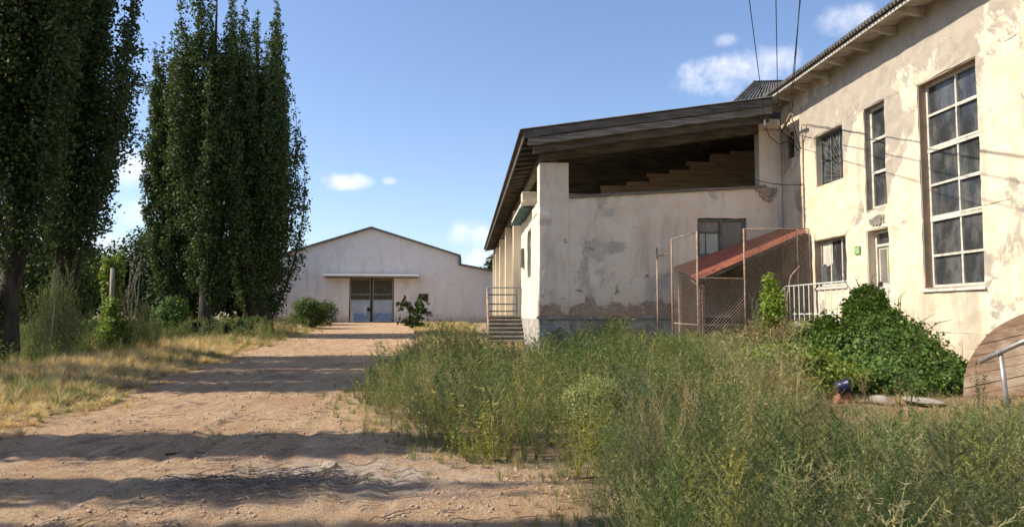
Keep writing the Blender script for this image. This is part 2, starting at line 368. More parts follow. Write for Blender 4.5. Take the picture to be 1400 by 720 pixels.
# ------------------------------------------------------------------ ground and road
def ground():
    u = np.linspace(-1, 1, 520); X = np.sinh(u * 6.2) / np.sinh(6.2) * 900 - 1.0
    w = np.linspace(-1, 1, 760); Y = np.sinh(w * 5.6) / np.sinh(5.6) * 900 + 9.0
    GX, GY = np.meshgrid(X, Y, indexing='ij'); Z = gz(GX, GY)
    near = ((np.abs(GX + 1) < 9) & (GY > 2) & (GY < 22))
    Z = Z + np.where(near, (fbm(GX, GY, .28, 12, 3) - .5) * .018, 0)
    V = np.stack([GX, GY, Z], -1).reshape(-1, 3); nx, ny = len(X), len(Y)
    I = np.arange(nx * ny).reshape(nx, ny)
    F = np.stack([I[:-1, :-1], I[1:, :-1], I[1:, 1:], I[:-1, 1:]], -1).reshape(-1, 4)
    rm = road_mask(GX, GY).ravel()
    d = ((GX + 1.25) / 1.3) ** 2 + ((GY - 7.1) / .75) ** 2; ash = np.exp(-d).ravel()
    tint = np.stack([rm, ash, rm * 0], 1)
    fr = rm[F].mean(1) > .5
    for nm, sel in (('ground', ~fr), ('dirt_road', fr)):
        f = F[sel]; used, inv = np.unique(f, return_inverse=True); inv = inv.reshape(f.shape)
        o = npmesh(nm, V[used], inv, M['ground'], tint=tint[used], smooth=True); o['kind'] = 'structure'
ground()
def hills():
    X = np.linspace(-900, 500, 90); Y = np.linspace(170, 800, 40); GX, GY = np.meshgrid(X, Y, indexing='ij')
    Z = -1 + (20 * sst(GY, 170, 420) * (.55 + .8 * fbm(GX, GY, 220, 3))) * (1 - .75 * sst(GX, -140, 60))
    I = np.arange(GX.size).reshape(GX.shape); F = np.stack([I[:-1, :-1], I[1:, :-1], I[1:, 1:], I[:-1, 1:]], -1).reshape(-1, 4)
    npmesh('hills', np.stack([GX, GY, Z], -1).reshape(-1, 3), F, M['far_hill'], smooth=True)['kind'] = 'structure'
hills()

# ------------------------------------------------------------------ walls with openings
def cuts(a, b, pts, step):
    ps = sorted(set([a, b] + [p for p in pts if a < p < b])); out = []
    for p, q in zip(ps, ps[1:]):
        n = max(1, int(math.ceil((q - p) / step)))
        out += [p + (q - p) * i / n for i in range(n)]
    return out + [b]
def wall(mb, axis, pos, thick, u0, u1, z0, z1, openings=(), step=.35, wob=.012, top=None, seed=0):
    us = cuts(u0, u1, [q for o in openings for q in o[:2]], step); zs = cuts(z0, z1, [q for o in openings for q in o[2:4]], step)
    solid = np.ones((len(us) - 1, len(zs) - 1), bool)
    for i in range(len(us) - 1):
        for j in range(len(zs) - 1):
            cu, cz = (us[i] + us[i + 1]) / 2, (zs[j] + zs[j + 1]) / 2
            if any(o[0] < cu < o[1] and o[2] < cz < o[3] for o in openings): solid[i, j] = False
    rr = random.Random(seed); W = {}; idx = {}
    def vert(i, j, k):
        if (i, j, k) in idx: return idx[(i, j, k)]
        if (i, j) not in W: W[(i, j)] = [rr.uniform(-1, 1) * wob for _ in range(3)]
        w = W[(i, j)]; u = us[i]; z = zs[j]
        edge = i in (0, len(us) - 1) or j in (0, len(zs) - 1)
        if not edge: u += w[0]; z += w[1]
        elif j == len(zs) - 1 and top is None: z += w[1] * .6
        if top is not None and z > z1 - 1e-6: z = top(u)
        p = pos + (0 if k == 0 else thick) + (w[2] if k == 0 else 0)
        idx[(i, j, k)] = len(mb.v); mb.v.append((p, u, z) if axis == 'x' else (u, p, z)); return idx[(i, j, k)]
    flip = (axis == 'x')
    def face(*q):
        mb.f.append(tuple(reversed(q)) if flip else tuple(q))
    nu, nzz = solid.shape; g = lambda i, j: 0 <= i < nu and 0 <= j < nzz and solid[i, j]
    for i in range(nu):
        for j in range(nzz):
            if not solid[i, j]: continue
            a = [vert(i, j, 0), vert(i + 1, j, 0), vert(i + 1, j + 1, 0), vert(i, j + 1, 0)]; b = [vert(i, j, 1), vert(i + 1, j, 1), vert(i + 1, j + 1, 1), vert(i, j + 1, 1)]
            face(*a); face(*b[::-1])
            if not g(i, j - 1): face(a[0], b[0], b[1], a[1])
            if not g(i + 1, j): face(a[1], b[1], b[2], a[2])
            if not g(i, j + 1): face(a[2], b[2], b[3], a[3])
            if not g(i - 1, j): face(a[3], b[3], b[0], a[0])
    return mb

# ------------------------------------------------------------------ main building (sunlit facade, plane x = 10.5)
XF = 10.5
TALL = (14.25, 16.22, 2.18, 6.92); NARROW = (17.58, 18.55, 4.28, 7.02); UPPER = (19.65, 21.25, 5.36, 6.93); LOWER = (19.62, 21.45, 2.40, 3.82); DOOR = (17.58, 18.58, 1.45, 3.80); VENT = (22.62, 23.12, 6.62, 7.48)
TALL2 = (8.6, 10.6, 2.18, 6.92)
mainb = root('plastered_building', 'two storey cream building with peeling plaster and a tall many-pane window', 'building', (XF, 14, .4))
mb = MB(); wall(mb, 'x', XF, .45, 3.0, 23.58, 1.22, 8.75, [TALL, NARROW, UPPER, LOWER, DOOR, VENT, TALL2], seed=3, wob=.014)
for (a, b, c, d) in ((XF + .451, 22, 3.0, 3.4), (XF + .451, 22, 23.9, 24.3), (21.6, 22, 3.401, 23.899)): mb.box(a, b, c, d, .0, 8.6)
mb.build('wall', M['facade'], mainb)
mb = MB(); wall(mb, 'x', XF - .03, .5, 3.0, 23.55, -.1, 1.21, (), seed=5, wob=.02); mb.build('plinth', M['facade'], mainb)

def reveal_x(y0, y1, z0, z1, depth, mat=None, parent=None, lining=.03):
    mb = MB(); e = XF + .012; a = XF + depth
    mb.box(e, a, y1 - lining, y1 - .002, z0 + .01, z1 - .002)          # far jamb, seen from the camera
    mb.box(e, a, y0 + .002, y1 - lining, z1 - lining, z1 - .002)
    mb.box(e, a, y0 + .002, y1 - lining, z0 + .002, z0 + lining)
    return mb.build('window_reveal', mat or M['reveal'], parent)
def window_x(o, depth, rows, cols, fr=M['white_wood'], glass=M['glass'], bw=.05, vents=(), label=None, parent=None, row_w=None, mat_rev=None):
    parent = parent or mainb
    y0, y1, z0, z1 = o; x = XF + depth; mb = MB(); g = .03
    y0 += g * .3; y1 -= g; z0 += g; z1 -= g; T = .07
    def vbar(y, a, b, w=bw, dx=0): mb.box(x - T / 2 - dx, x + T / 2, y - w / 2, y + w / 2, a, b)
    def hbar(z, a, b, w=bw, dx=0): mb.box(x - T / 2 - dx - .003, x + T / 2 - .003, a, b, z - w / 2, z + w / 2)
    vbar(y0 + bw / 2, z0, z1); vbar(y1 - bw / 2, z0, z1); hbar(z0 + bw / 2, y0, y1); hbar(z1 - bw / 2, y0, y1)
    ys = [y0 + (y1 - y0) * c for c in cols]; zs = [z0 + (z1 - z0) * r[0] for r in rows]
    for yy in ys: vbar(yy, z0, z1, bw * .8, -.006)
    for (r, w) in rows: hbar(z0 + (z1 - z0) * r, y0, y1, bw * w, .008 if w > 1 else 0)
    for (c0, c1, r0, r1) in vents:   # small opening casements with their own thin frame
        a, b = y0 + (y1 - y0) * c0 + .03, y0 + (y1 - y0) * c1 - .03; p, q = z0 + (z1 - z0) * r0 + .03, z0 + (z1 - z0) * r1 - .03
        for yy in (a, b): mb.box(x - T / 2 - .02, x + .01, yy - .02, yy + .02, p, q)
        for zz in (p, q): mb.box(x - T / 2 - .022, x + .008, a - .02, b + .02, zz - .02, zz + .02)
    w = mb.build('window', fr, parent)
    if label: w['label'] = label
    mb = MB(); rw = random.Random(int(y0 * 100)); cy = [y0 + .01] + ys + [y1 - .01]; cz = [z0 + .01] + zs + [z1 - .01]
    for i in range(len(cy) - 1):
        for j in range(len(cz) - 1):
            a, b, p, q = cy[i] + .004, cy[i + 1] - .004, cz[j] + .004, cz[j + 1] - .004; d = [x + .012 + rw.uniform(-.006, .006) for _ in range(4)]
            mb.hexa([(d[0], a, p), (d[0] + .004, a, p), (d[1] + .004, b, p), (d[1], b, p), (d[2], a, q), (d[2] + .004, a, q), (d[3] + .004, b, q), (d[3], b, q)])
    mb.build('pane', glass, w)
    return w
# cols measured from the near (small y) side
TW_ROWS = [(.155, .8), (.335, 2.0), (.50, .8), (.675, 2.0), (.845, .8)]
for o in (TALL, TALL2):
    reveal_x(*o, .34, parent=mainb)
    window_x(o, .22, TW_ROWS, [.47], bw=.062, vents=[(0, .47, .335, .50), (0, .47, .675, .845)], label='tall window of twelve panes in old white frame')
reveal_x(*NARROW, .34, M['concrete'], mainb); window_x(NARROW, .2, [(.36, .8), (.68, .8)], [], bw=.085, label='narrow tall window of three panes')
reveal_x(*UPPER, .3, M['facade'], mainb); wu = window_x(UPPER, .2, [(.5, .01)], [.3, .62], fr=M['frame_dark'], bw=.06, label='upper window with sunray bars behind the glass')
mb = MB(); x = XF + .17                                       # sunray window grille
for k in range(11):
    a = R(4 + 8.2 * k); L = 1.45
    y = 19.78; z = 5.45; t_ = min(1.32 / max(math.cos(a), .01), 1.42 / max(math.sin(a), .01)); mb.tube([(x, y, z), (x, y + math.cos(a) * t_, z + math.sin(a) * t_)], .006, 5)
mb.build('grille', M['grey_wood'], wu)
reveal_x(*LOWER, .3, parent=mainb); wl = window_x(LOWER, .2, [(.97, .3)], [.30, .66], bw=.06, label='lower window with a pale curtain in one corner')
mb = MB(); n = 14                                              # curtain scrap, gently folded
for i in range(n + 1):
    y = 20.72 + .6 * i / n; xx = XF + .185 + .008 * math.sin(i * 1.9)
    mb.v += [(xx, y, 3.72), (xx, y, 3.05 + .04 * math.sin(i * .7)), (xx + .004, y, 3.72), (xx + .004, y, 3.05 + .04 * math.sin(i * .7))]
mb.f += [(4 * i, 4 * i + 4, 4 * i + 5, 4 * i + 1) for i in range(n)] + [(4 * i + 2, 4 * i + 3, 4 * i + 7, 4 * i + 6) for i in range(n)]
mb.build('curtain', M['curtain'], wl)
# sills
for (a, b, z) in ((TALL[0] - .05, TALL[1] + .04, TALL[2]), (LOWER[0] - .04, LOWER[1] + .04, LOWER[2]), (TALL2[0] - .05, TALL2[1] + .05, TALL2[2])):
    MB().hexa([(XF - .05, a, z - .07), (XF - .002, a, z - .07), (XF - .002, b, z - .07), (XF - .05, b, z - .07), (XF - .05, a, z - .022), (XF - .002, a, z - .003), (XF - .002, b, z - .003), (XF - .05, b, z - .022)]).build('sill', M['white_wood'], mainb, bevel=.006)
# louvre vent
mb = MB()
for k in range(9): z = 6.66 + k * .09; mb.hexa([(XF + .02, 22.63, z), (XF + .14, 22.63, z + .05), (XF + .14, 23.11, z + .05), (XF + .02, 23.11, z), (XF + .02, 22.63, z + .02), (XF + .14, 22.63, z + .07), (XF + .14, 23.11, z + .07), (XF + .02, 23.11, z + .02)])
mb.box(XF + .2, XF + .22, 22.62, 23.12, 6.62, 7.48); mb.build('louvre', M['dark_wood'], mainb)
# door: panelled, with fanlight, lock and a green notice
reveal_x(DOOR[0], DOOR[1], DOOR[2], DOOR[3], .34, M['facade'], mainb)
x = XF + .26; mb = MB()
for y in (17.62, 18.5): mb.box(x - .05, x + .05, y - .035, y + .035, 1.47, 3.75)
for z in (3.72, 3.38): mb.box(x - .052, x + .048, 17.655, 18.465, z - .03, z + .03)
dr = mb.build('door', M['white_wood'], mainb)
mb = MB(); mb.box(x, x + .03, 17.66, 18.46, 1.48, 3.35)
for (a, b, p, q) in ((17.72, 18.02, 1.6, 2.3), (18.1, 18.4, 1.6, 2.3)): mb.box(x - .012, x - .001, a, b, p, q)
mb.bar((x - .005, 18.06, 2.4), (x - .005, 18.06, 3.33), .03); mb.build('leaf', M['white_wood'], dr)
MB().box(x - .008, x - .001, 17.72, 18.4, 3.41, 3.68).build('fanlight', M['glass'], dr)
for (a, b) in ((17.71, 18.03), (18.1, 18.4)): MB().box(x - .01, x - .001, a, b, 2.42, 3.28).build('pane', M['glass_dirty'], dr)
mb = MB(); mb.box(x - .05, x - .013, 18.34, 18.46, 2.36, 2.44); mb.tube([(x - .03, 18.4, 2.36), (x - .045, 18.42, 2.3), (x - .03, 18.44, 2.36)], .01, 6); mb.build('lock', M['black'], dr)
nt = MB().box(x - .018, x - .0125, 17.72, 18.06, 2.72, 3.22).build('notice', M['sign_green'], dr); nt['label'] = 'green paper notice on the door pane'
# broken plaster patch over the door
mb = MB(); rr = random.Random(4)
for k in range(110):
    y = 18.05 + max(-.3, min(.3, rr.gauss(0, .13))); z = 4.0 + max(-.09, min(.09, rr.gauss(0, .045))); s = rr.uniform(.02, .05)
    mb.hexa([(XF - .03, y - s, z - s), (XF + .01, y - s, z - s), (XF + .01, y + s, z - s * .7), (XF - .02, y + s, z - s), (XF - .02, y - s * .8, z + s), (XF + .01, y - s, z + s), (XF + .01, y + s, z + s), (XF - .035, y + s * .7, z + s * .8)])
mb.build('crumbling_lintel', M['concrete'], mainb)

def corrugated(P, Q, S, T_, n_wave, amp, thick, rows=2, along=True):
    """sheet P-Q (edge the waves run across) to S-T, ridges run from PQ edge to ST edge"""
    P, Q, S, T_ = map(Vector, (P, Q, S, T_)); n = n_wave * 6; nm = (Q - P).cross(S - P).normalized()
    if nm.z < 0: nm = -nm
    V = []
    for j in range(rows + 1):
        a = P.lerp(S, j / rows); b = Q.lerp(T_, j / rows)
        for i in range(n + 1):
            p = a.lerp(b, i / n) + nm * (amp * math.sin(2 * math.pi * i / 6)); V.append(tuple(p)); V.append(tuple(p - nm * thick))
    st = 2 * (n + 1); F = []
    for j in range(rows):
        for i in range(n):
            a = j * st + 2 * i; F.append((a, a + 2, a + st + 2, a + st)); F.append((a + 1, a + st + 1, a + st + 3, a + 3))
    for i in range(n):
        a = 2 * i; F.append((a, a + 1, a + 3, a + 2)); a = rows * st + 2 * i; F.append((a, a + 2, a + 3, a + 1))
    for j in range(rows):
        a = j * st; F.append((a, a + st, a + st + 1, a + 1)); a = j * st + 2 * n; F.append((a, a + 1, a + st + 1, a + st))
    mb = MB(); mb.v = V; mb.f = F; return mb
EX = 9.78; EZ = 8.70
def sl(x): return EZ + (x - EX) * .36
corrugated((EX - .10, 2.6, EZ - .02), (EX - .10, 24.0, EZ - .02), (16.3, 2.6, sl(16.3)), (16.3, 24.0, sl(16.3)), 150, .04, .05).build('roof', M['slate'], mainb)
corrugated((22.8, 2.6, EZ), (22.8, 24.0, EZ), (16.301, 2.6, sl(16.3)), (16.301, 24.0, sl(16.3)), 150, .028, .012).build('roof', M['slate'], mainb)
for (ya, yb) in ((3.0, 3.4), (23.9, 24.3)):
    mb = MB(); mb.add([(XF, ya, 8.6), (22, ya, 8.6), (16.3, ya, 10.9), (XF, yb, 8.6), (22, yb, 8.6), (16.3, yb, 10.9)], [(0, 1, 2), (3, 5, 4), (0, 3, 4, 1), (1, 4, 5, 2), (2, 5, 3, 0)])
    mb.build('gable', M['facade'], mainb)
# soffit boards, fascia batten and rafter tails
MB().hexa([(EX + .05, 2.7, 8.575), (XF + .02, 2.7, 8.62), (XF + .02, 23.95, 8.62), (EX + .05, 23.95, 8.575), (EX + .05, 2.7, 8.60), (XF + .02, 2.7, 8.65), (XF + .02, 23.95, 8.65), (EX + .05, 23.95, 8.60)]).build('soffit', M['soffit'], mainb)
MB().box(EX + .01, EX + .045, 2.7, 23.95, 8.52, 8.60).build('fascia', M['white_wood'], mainb)
tail = None
for k in range(19):
    y = 3.5 + k * 1.12
    if tail is None:
        tail = MB().hexa([(EX + .06, y - .05, 8.50), (XF, y - .05, 8.36), (XF, y + .05, 8.36), (EX + .06, y + .05, 8.50), (EX + .06, y - .05, 8.572), (XF, y - .05, 8.61), (XF, y + .05, 8.61), (EX + .06, y + .05, 8.572)]).build('rafter_tail', M['soffit'], mainb); y00 = y
    else:
        c = tail.copy(); COL.objects.link(c); c.parent = mainb; c.location = (0, y - y00, 0)
MB().tube([(XF - .03, 22.0, .9), (XF - .035, 22.02, 4), (XF - .03, 21.98, 7.2)], .022, 6).build('conduit', M['pale_rust'], mainb)

# small green number plate on the wall
pl = root('wall_sign', 'small green sign plate on the cream wall between lower window and door', 'sign', (XF, 19.0, 3.2))
MB().box(XF - .03, XF - .017, 18.86, 19.14, 3.2, 3.42).build('plate', M['sign_green'], pl, bevel=.003)
mb = MB()
for z, a, b in ((3.36, 18.9, 19.1), (3.31, 18.92, 19.08), (3.26, 18.9, 19.06)): mb.box(XF - .0325, XF - .0305, a, b, z - .01, z + .01)
mb.build('lettering', M['sign_white'], pl)

# ------------------------------------------------------------------ porch hall (shed-roofed, columns along its left side)
YP = 23.6
hall = root('porch_hall', 'long pale hall with dark overhanging shed roof and square columns along its side', 'building', (2.4, YP, .3))
ptop = lambda u: 5.36 + (u - 3.4) * .063
BAS1 = (7.85, 8.75, .45, 1.5); BAS2 = (9.9, 10.35, .45, 1.5); PWIN = (7.62, 9.27, 3.46, 4.76)
mb = MB(); wall(mb, 'y', YP, .4, 3.38, 9.75, 1.56, 5.6, [PWIN], top=ptop, seed=11, wob=.012)
wall(mb, 'y', YP + .002, .4, 9.752, XF - .005, 1.56, 8.1, (), seed=12, wob=.008)
mb.build('wall', M['porch'], hall)
mb = MB(); wall(mb, 'y', YP + .07, .35, 2.46, XF - .005, -.1, 1.46, [BAS1, BAS2], seed=13, wob=.02); wall(mb, 'x', 2.44, .5, YP + .08, 31.5, -.1, 1.46, (), seed=14, wob=.02)
mb.build('plinth', M['plinth'], hall)
mb = MB(); wall(mb, 'y', YP - .06, .55, 2.36, 7.2, 1.462, 1.555, (), seed=15, wob=.018); mb.box(7.3, 9.7, YP + .01, YP + .3, 1.463, 1.557); mb.build('ledge', M['concrete'], hall)
for o in (BAS1, BAS2): MB().box(o[0] - .02, o[1] + .02, YP + .33, YP + .38, o[2], o[3]).build('dark_cellar_backing', M['dark_void'], hall)  # near-black boards stand in for the darkness inside the plinth openings
# corner pillar and colonnade
mb = MB(); wall(mb, 'y', YP - .05, .7, 2.42, 3.379, 1.556, 6.52, (), seed=16, wob=.014, step=.3); mb.build('pillar', M['porch'], hall, bevel=.02)
col = None
for y in (37.2, 44.3, 51.4, 58.0, 63.2):
    zt = 6.75 if y > 40 else 6.8
    if col is None:
        mb = MB(); wall(mb, 'y', y, .6, 2.5, 3.3, .4, 6.85, (), seed=17, wob=.012); col = mb.build('pillar', M['side'], hall); y0c = y
    else: c = col.copy(); COL.objects.link(c); c.parent = hall; c.location = (0, y - y0c, 0)
mb = MB(); wall(mb, 'x', 3.303, .35, 31.9, 63.8, .3, 7.2, [(40, 41.5, 2.5, 4.5), (47, 48.5, 2.5, 4.5), (54, 55.5, 2.5, 4.5)], step=.8, seed=18)
mb.box(3.66, 15, 63.4, 63.8, .3, 8.2); mb.box(14.6, 15, 24.5, 63.399, .3, 8.2); mb.box(3.66, 14.599, 35.2, 35.5, 4.0, 8.0); mb.build('side_wall', M['side'], hall)
for a in (40, 47, 54): MB().box(3.5, 3.53, a, a + 1.5, 2.5, 4.5).build('side_window', M['glass'], hall)
# vestibule between the first two pillars
mb = MB(); wall(mb, 'x', 2.46, .3, YP + .652, 31.6, 1.463, 5.36, [(27.0, 28.5, 3.0, 4.8)], seed=19, wob=.01); mb.box(2.78, 3.3, 31.2, 31.6, 1.463, 5.36)
mb.build('vestibule', M['side'], hall)
mb = MB(); x = 2.62
for y in (27.03, 27.75, 28.47): mb.box(x - .03, x + .03, y - .03, y + .03, 3.0, 4.8)
for z in (3.03, 3.9, 4.77): mb.box(x - .033, x + .027, 27.0, 28.5, z - .03, z + .03)
w = mb.build('window', M['frame_dark'], hall); MB().box(x + .032, x + .04, 27.0, 28.5, 3.0, 4.8).build('pane', M['glass'], w)
mb = MB(); mb.hexa([(2.05, 26.4, 5.52), (3.4, 26.4, 5.62), (3.4, 31.7, 5.62), (2.05, 31.7, 5.52), (2.05, 26.4, 5.64), (3.4, 26.4, 5.76), (3.4, 31.7, 5.76), (2.05, 31.7, 5.64)])
mb.box(2.1, 2.72, 26.5, 27.1, 5.72, 6.05); aw = mb.build('awning', M['side'], hall, bevel=.01)
corrugated((2.0, 26.45, 5.44), (2.0, 31.65, 5.44), (2.455, 26.45, 5.48), (2.455, 31.65, 5.48), 12, .035, .008).build('underside_sheet', M['teal'], aw)
# porch window
x0, x1, z0, z1 = PWIN; y = YP + .16; mb = MB(); W = .085
for a in (x0 + W / 2 + .01, x1 - W / 2 - .01, (x0 + x1) / 2): mb.box(a - W / 2, a + W / 2, y - .05, y + .04, z0 + .01, z1 - .01)
for a in (z0 + W / 2 + .01, z1 - W / 2 - .01): mb.box(x0 + .01, x1 - .01, y - .053, y + .037, a - W / 2, a + W / 2)
mb.box(x0 + W, (x0 + x1) / 2 - W / 2, y - .03, y + .02, 4.28, 4.33); mb.box(x0 + .3, x0 + .33, y - .03, y + .02, z0 + .1, 4.28)
w = mb.build('window', M['frame_dark'], hall); MB().box(x0 + .02, x1 - .02, y + .01, y + .02, z0 + .02, z1 - .02).build('pane', M['glass_dirty'], w)
MB().box(x0 + .12, x0 + .72, y + .005, y + .009, 3.6, 4.26).build('curtain', M['curtain'], w)
# parapet cap
mb = MB(); mb.hexa([(3.4, YP - .1, ptop(3.4) + .002), (9.95, YP - .1, ptop(9.95) + .002), (9.95, YP + .001, ptop(9.95) + .002), (3.4, YP + .001, ptop(3.4) + .002), (3.4, YP - .1, ptop(3.4) + .09), (9.95, YP - .1, ptop(9.95) + .09), (9.95, YP + .001, ptop(9.95) + .09), (3.4, YP + .001, ptop(3.4) + .09)])
mb.hexa([(3.4, YP + .002, ptop(3.4) + .02), (9.75, YP + .002, ptop(9.75) + .02), (9.75, YP + .45, ptop(9.75) + .02), (3.4, YP + .45, ptop(3.4) + .02), (3.4, YP + .002, ptop(3.4) + .088), (9.75, YP + .002, ptop(9.75) + .088), (9.75, YP + .45, ptop(9.75) + .088), (3.4, YP + .45, ptop(3.4) + .088)])
mb.build('parapet_cap', M['grey_wood'], hall, bevel=.01)
mb = MB(); rr = random.Random(9)
for k in range(110):
    a = 9.95 + max(-.3, min(.3, rr.gauss(0, .13))); z = ptop(9.8) - .02 - min(.4, abs(rr.gauss(0, .15))); s = rr.uniform(.03, .06)
    mb.hexa([(a - s, YP - .07, z - s), (a + s, YP - .05, z - s * .6), (a + s, YP + .02, z - s), (a - s, YP + .02, z - s), (a - s * .7, YP - .06, z + s), (a + s, YP - .08, z + s), (a + s, YP + .02, z + s), (a - s, YP + .02, z + s)])
mb.build('crumbling_corner', M['stone'], hall)
# shed roof: z rises to the right
RX0, RX1, RY0, RY1 = 1.80, 9.72, 22.35, 64.0
zr = lambda x: 7.20 + (x - RX0) * .148
mb = MB(); mb.hexa([(RX0, RY0, zr(RX0) - .02), (RX1, RY0, zr(RX1) - .02), (RX1, RY1, zr(RX1) - .02), (RX0, RY1, zr(RX0) - .02), (RX0, RY0, zr(RX0) + .05), (RX1, RY0, zr(RX1) + .05), (RX1, RY1, zr(RX1) + .05), (RX0, RY1, zr(RX0) + .05)])
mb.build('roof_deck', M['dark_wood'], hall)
corrugated((RX0 - .1, RY0 - .08, zr(RX0 - .1) + .085), (RX0 - .1, RY1, zr(RX0 - .1) + .085), (RX1, RY0 - .08, zr(RX1) + .085), (RX1, RY1, zr(RX1) + .085), 240, .026, .012, rows=1).build('roof', M['slate'], hall)
# front fascia: two weathered boards, stepping back
def slope_board(y0, y1, za, zb, xa, xb, wob=.012, seed=1):
    mb = MB(); n = 26; rr = random.Random(seed); V = []
    for i in range(n + 1):
        x = xa + (xb - xa) * i / n; w1, w2, w3 = (rr.uniform(-wob, wob) for _ in range(3))
        V += [(x, y0 + w3, zr(x) + za + w1), (x, y1, zr(x) + za + w1), (x, y1, zr(x) + zb), (x, y0 + w3, zr(x) + zb + w2 * .5)]
    F = []
    for i in range(n):
        a = 4 * i
        for q in range(4): F.append((a + q, a + 4 + q, a + 4 + (q + 1) % 4, a + (q + 1) % 4))
    F += [(0, 1, 2, 3), (4 * n + 3, 4 * n + 2, 4 * n + 1, 4 * n)]; return mb.add(V, F)
slope_board(RY0 - .03, RY0 - .001, -.19, .04, RX0 + .0, RX1, seed=1).build('fascia', M['dark_wood'], hall)
slope_board(RY0 + .04, RY0 + .10, -.42, -.205, RX0 + .15, RX1, seed=2, wob=.02).build('fascia', M['grey_wood'], hall)
slope_board(RY0 + .35, RY0 + .5, -.62, -.30, RX0 + .35, RX1 + .02, seed=3).build('beam', M['dark_wood'], hall)
slope_board(YP + .02, YP + .25, -.75, -.30, 2.5, RX1 + .02, seed=4).build('beam', M['dark_wood'], hall)
MB().hexa([(RX0 + .02, RY0, zr(RX0) - .2), (RX0 + .06, RY0, zr(RX0) - .2), (RX0 + .06, RY1, zr(RX0) - .2), (RX0 + .02, RY1, zr(RX0) - .2), (RX0 + .02, RY0, zr(RX0) - .03), (RX0 + .06, RY0, zr(RX0) - .03), (RX0 + .06, RY1, zr(RX0) - .03), (RX0 + .02, RY1, zr(RX0) - .03)]).build('eave_board', M['dark_wood'], hall)
raf = None
for k in range(47):
    y = RY0 + .75 + k * .87
    if raf is None:
        x0, x1 = RX0 + .08, RX1 - .02
        raf = MB().hexa([(x0, y - .05, zr(x0) - .16), (x1, y - .05, zr(x1) - .22), (x1, y + .05, zr(x1) - .22), (x0, y + .05, zr(x0) - .16), (x0, y - .05, zr(x0) - .022), (x1, y - .05, zr(x1) - .022), (x1, y + .05, zr(x1) - .022), (x0, y + .05, zr(x0) - .022)]).build('rafter', M['dark_wood'], hall); yr = y
    else: c = raf.copy(); COL.objects.link(c); c.parent = hall; c.location = (0, y - yr, 0)
# purlin over the columns, post over the corner pillar
MB().box(2.55, 2.8, YP + .3, 63.8, 6.86, 7.06).build('purlin', M['dark_wood'], hall)
MB().box(2.75, 3.0, YP + .06, YP + .26, 6.5, 6.86).build('post', M['dark_wood'], hall)
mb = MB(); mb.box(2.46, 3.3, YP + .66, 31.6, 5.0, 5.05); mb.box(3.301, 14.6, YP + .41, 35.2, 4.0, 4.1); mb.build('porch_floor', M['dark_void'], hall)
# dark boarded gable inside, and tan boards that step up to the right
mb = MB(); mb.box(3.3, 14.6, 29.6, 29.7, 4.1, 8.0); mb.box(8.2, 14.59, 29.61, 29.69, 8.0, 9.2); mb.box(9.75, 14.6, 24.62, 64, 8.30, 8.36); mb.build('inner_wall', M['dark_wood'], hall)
mb = MB(); Y1 = 29.3; steps = [(3.3, 6.5), (5.4, 6.76), (6.6, 6.97), (7.4, 7.26), (8.3, 7.46), (9.1, 7.84), (10.0, 8.1), (11.0, 8.4)]
zz = 4.1
while zz < 8.4:
    xa = next((q[0] for q in steps if q[1] > zz + .05), 12); dz = .17; rr.seed(int(zz * 100)); j = rr.uniform(-.15, .15); dy = .01 * rr.random()
    mb.box(max(3.3, xa + j), 14.5, Y1 - dy, Y1 + .04, zz, zz + dz - .012); zz += dz
mb.build('stepped_boards', M['tan_wood'], hall)  # warm pale tan stands in for sunlight that does not reach these boards
# upper roof rising behind
def quadroof():
    mb = corrugated((9.0, 24.6, 8.66), (13.5, 24.6, 8.66), (11.25, 27.6, 10.62), (13.5, 27.6, 10.7), 28, .03, .015); return mb
quadroof().build('upper_roof', M['slate'], hall)
mb = MB(); mb.bar((8.98, 24.6, 8.6), (11.23, 27.6, 10.56), .06, .16); mb.bar((11.23, 27.6, 10.62), (13.5, 27.6, 10.72), .08, .14); mb.bar((9.02, 24.58, 8.5), (13.5, 24.58, 8.5), .05, .3); mb.build('verge_board', M['dark_wood'], hall)
MB().add([(9.1, 24.8, 8.5), (11.3, 27.65, 10.5), (11.3, 40, 10.5), (9.1, 40, 8.5), (13.5, 27.65, 10.6), (13.5, 40, 10.6), (9.1, 24.8, 8.4), (9.1, 40, 8.4), (11.3, 27.65, 10.4), (11.3, 40, 10.4)], [(0, 1, 2, 3), (1, 4, 5, 2), (6, 7, 9, 8), (0, 6, 8, 1), (3, 2, 9, 7)]).build('upper_roof', M['slate'], hall)
bx = root('meter_box', 'small dark framed box on the sunlit side wall above the steps', 'box', (2.46, 30.3, 3.5))
MB().box(2.34, 2.445, 29.9, 30.8, 3.55, 4.3).build('case', M['frame_dark'], bx, bevel=.01); MB().box(2.32, 2.339, 30.0, 30.7, 3.65, 4.2).build('lid', M['grey_wood'], bx)

# concrete steps with steel railings
st = root('entrance_steps', 'worn concrete steps with thin steel railing beside the colonnade', 'stairs', (1.6, 31, .4))
zb = .42; nst = 6; rise = (1.58 - zb) / (nst + 1)
for k in range(nst + 1):
    y = 29.6 + .3 * k; z = zb + rise * (k + 1); last = k == nst
    MB().box(.98, 2.43, y, y + (1.9 if last else .34), z - .07, z).build('landing' if last else 'step', M['concrete'], st, bevel=.012)
mb = MB(); 
for k in range(nst): y = 29.6 + .3 * k; mb.box(1.02, 2.42, y + .03, y + .299, zb - .1, zb + rise * (k + 1) - .072)
mb.box(1.02, 2.42, 31.43, 33.3, 0.3, 1.5); mb.build('stair_base', M['dark_wood'], st)
def rail(pts_list, r=.022, name='railing', mat=None, parent=None):
    mb = MB()
    for p in pts_list: mb.tube(p, r, 7)
    return mb.build(name, mat or M['rust'], parent, smooth=True)
zl = 1.58
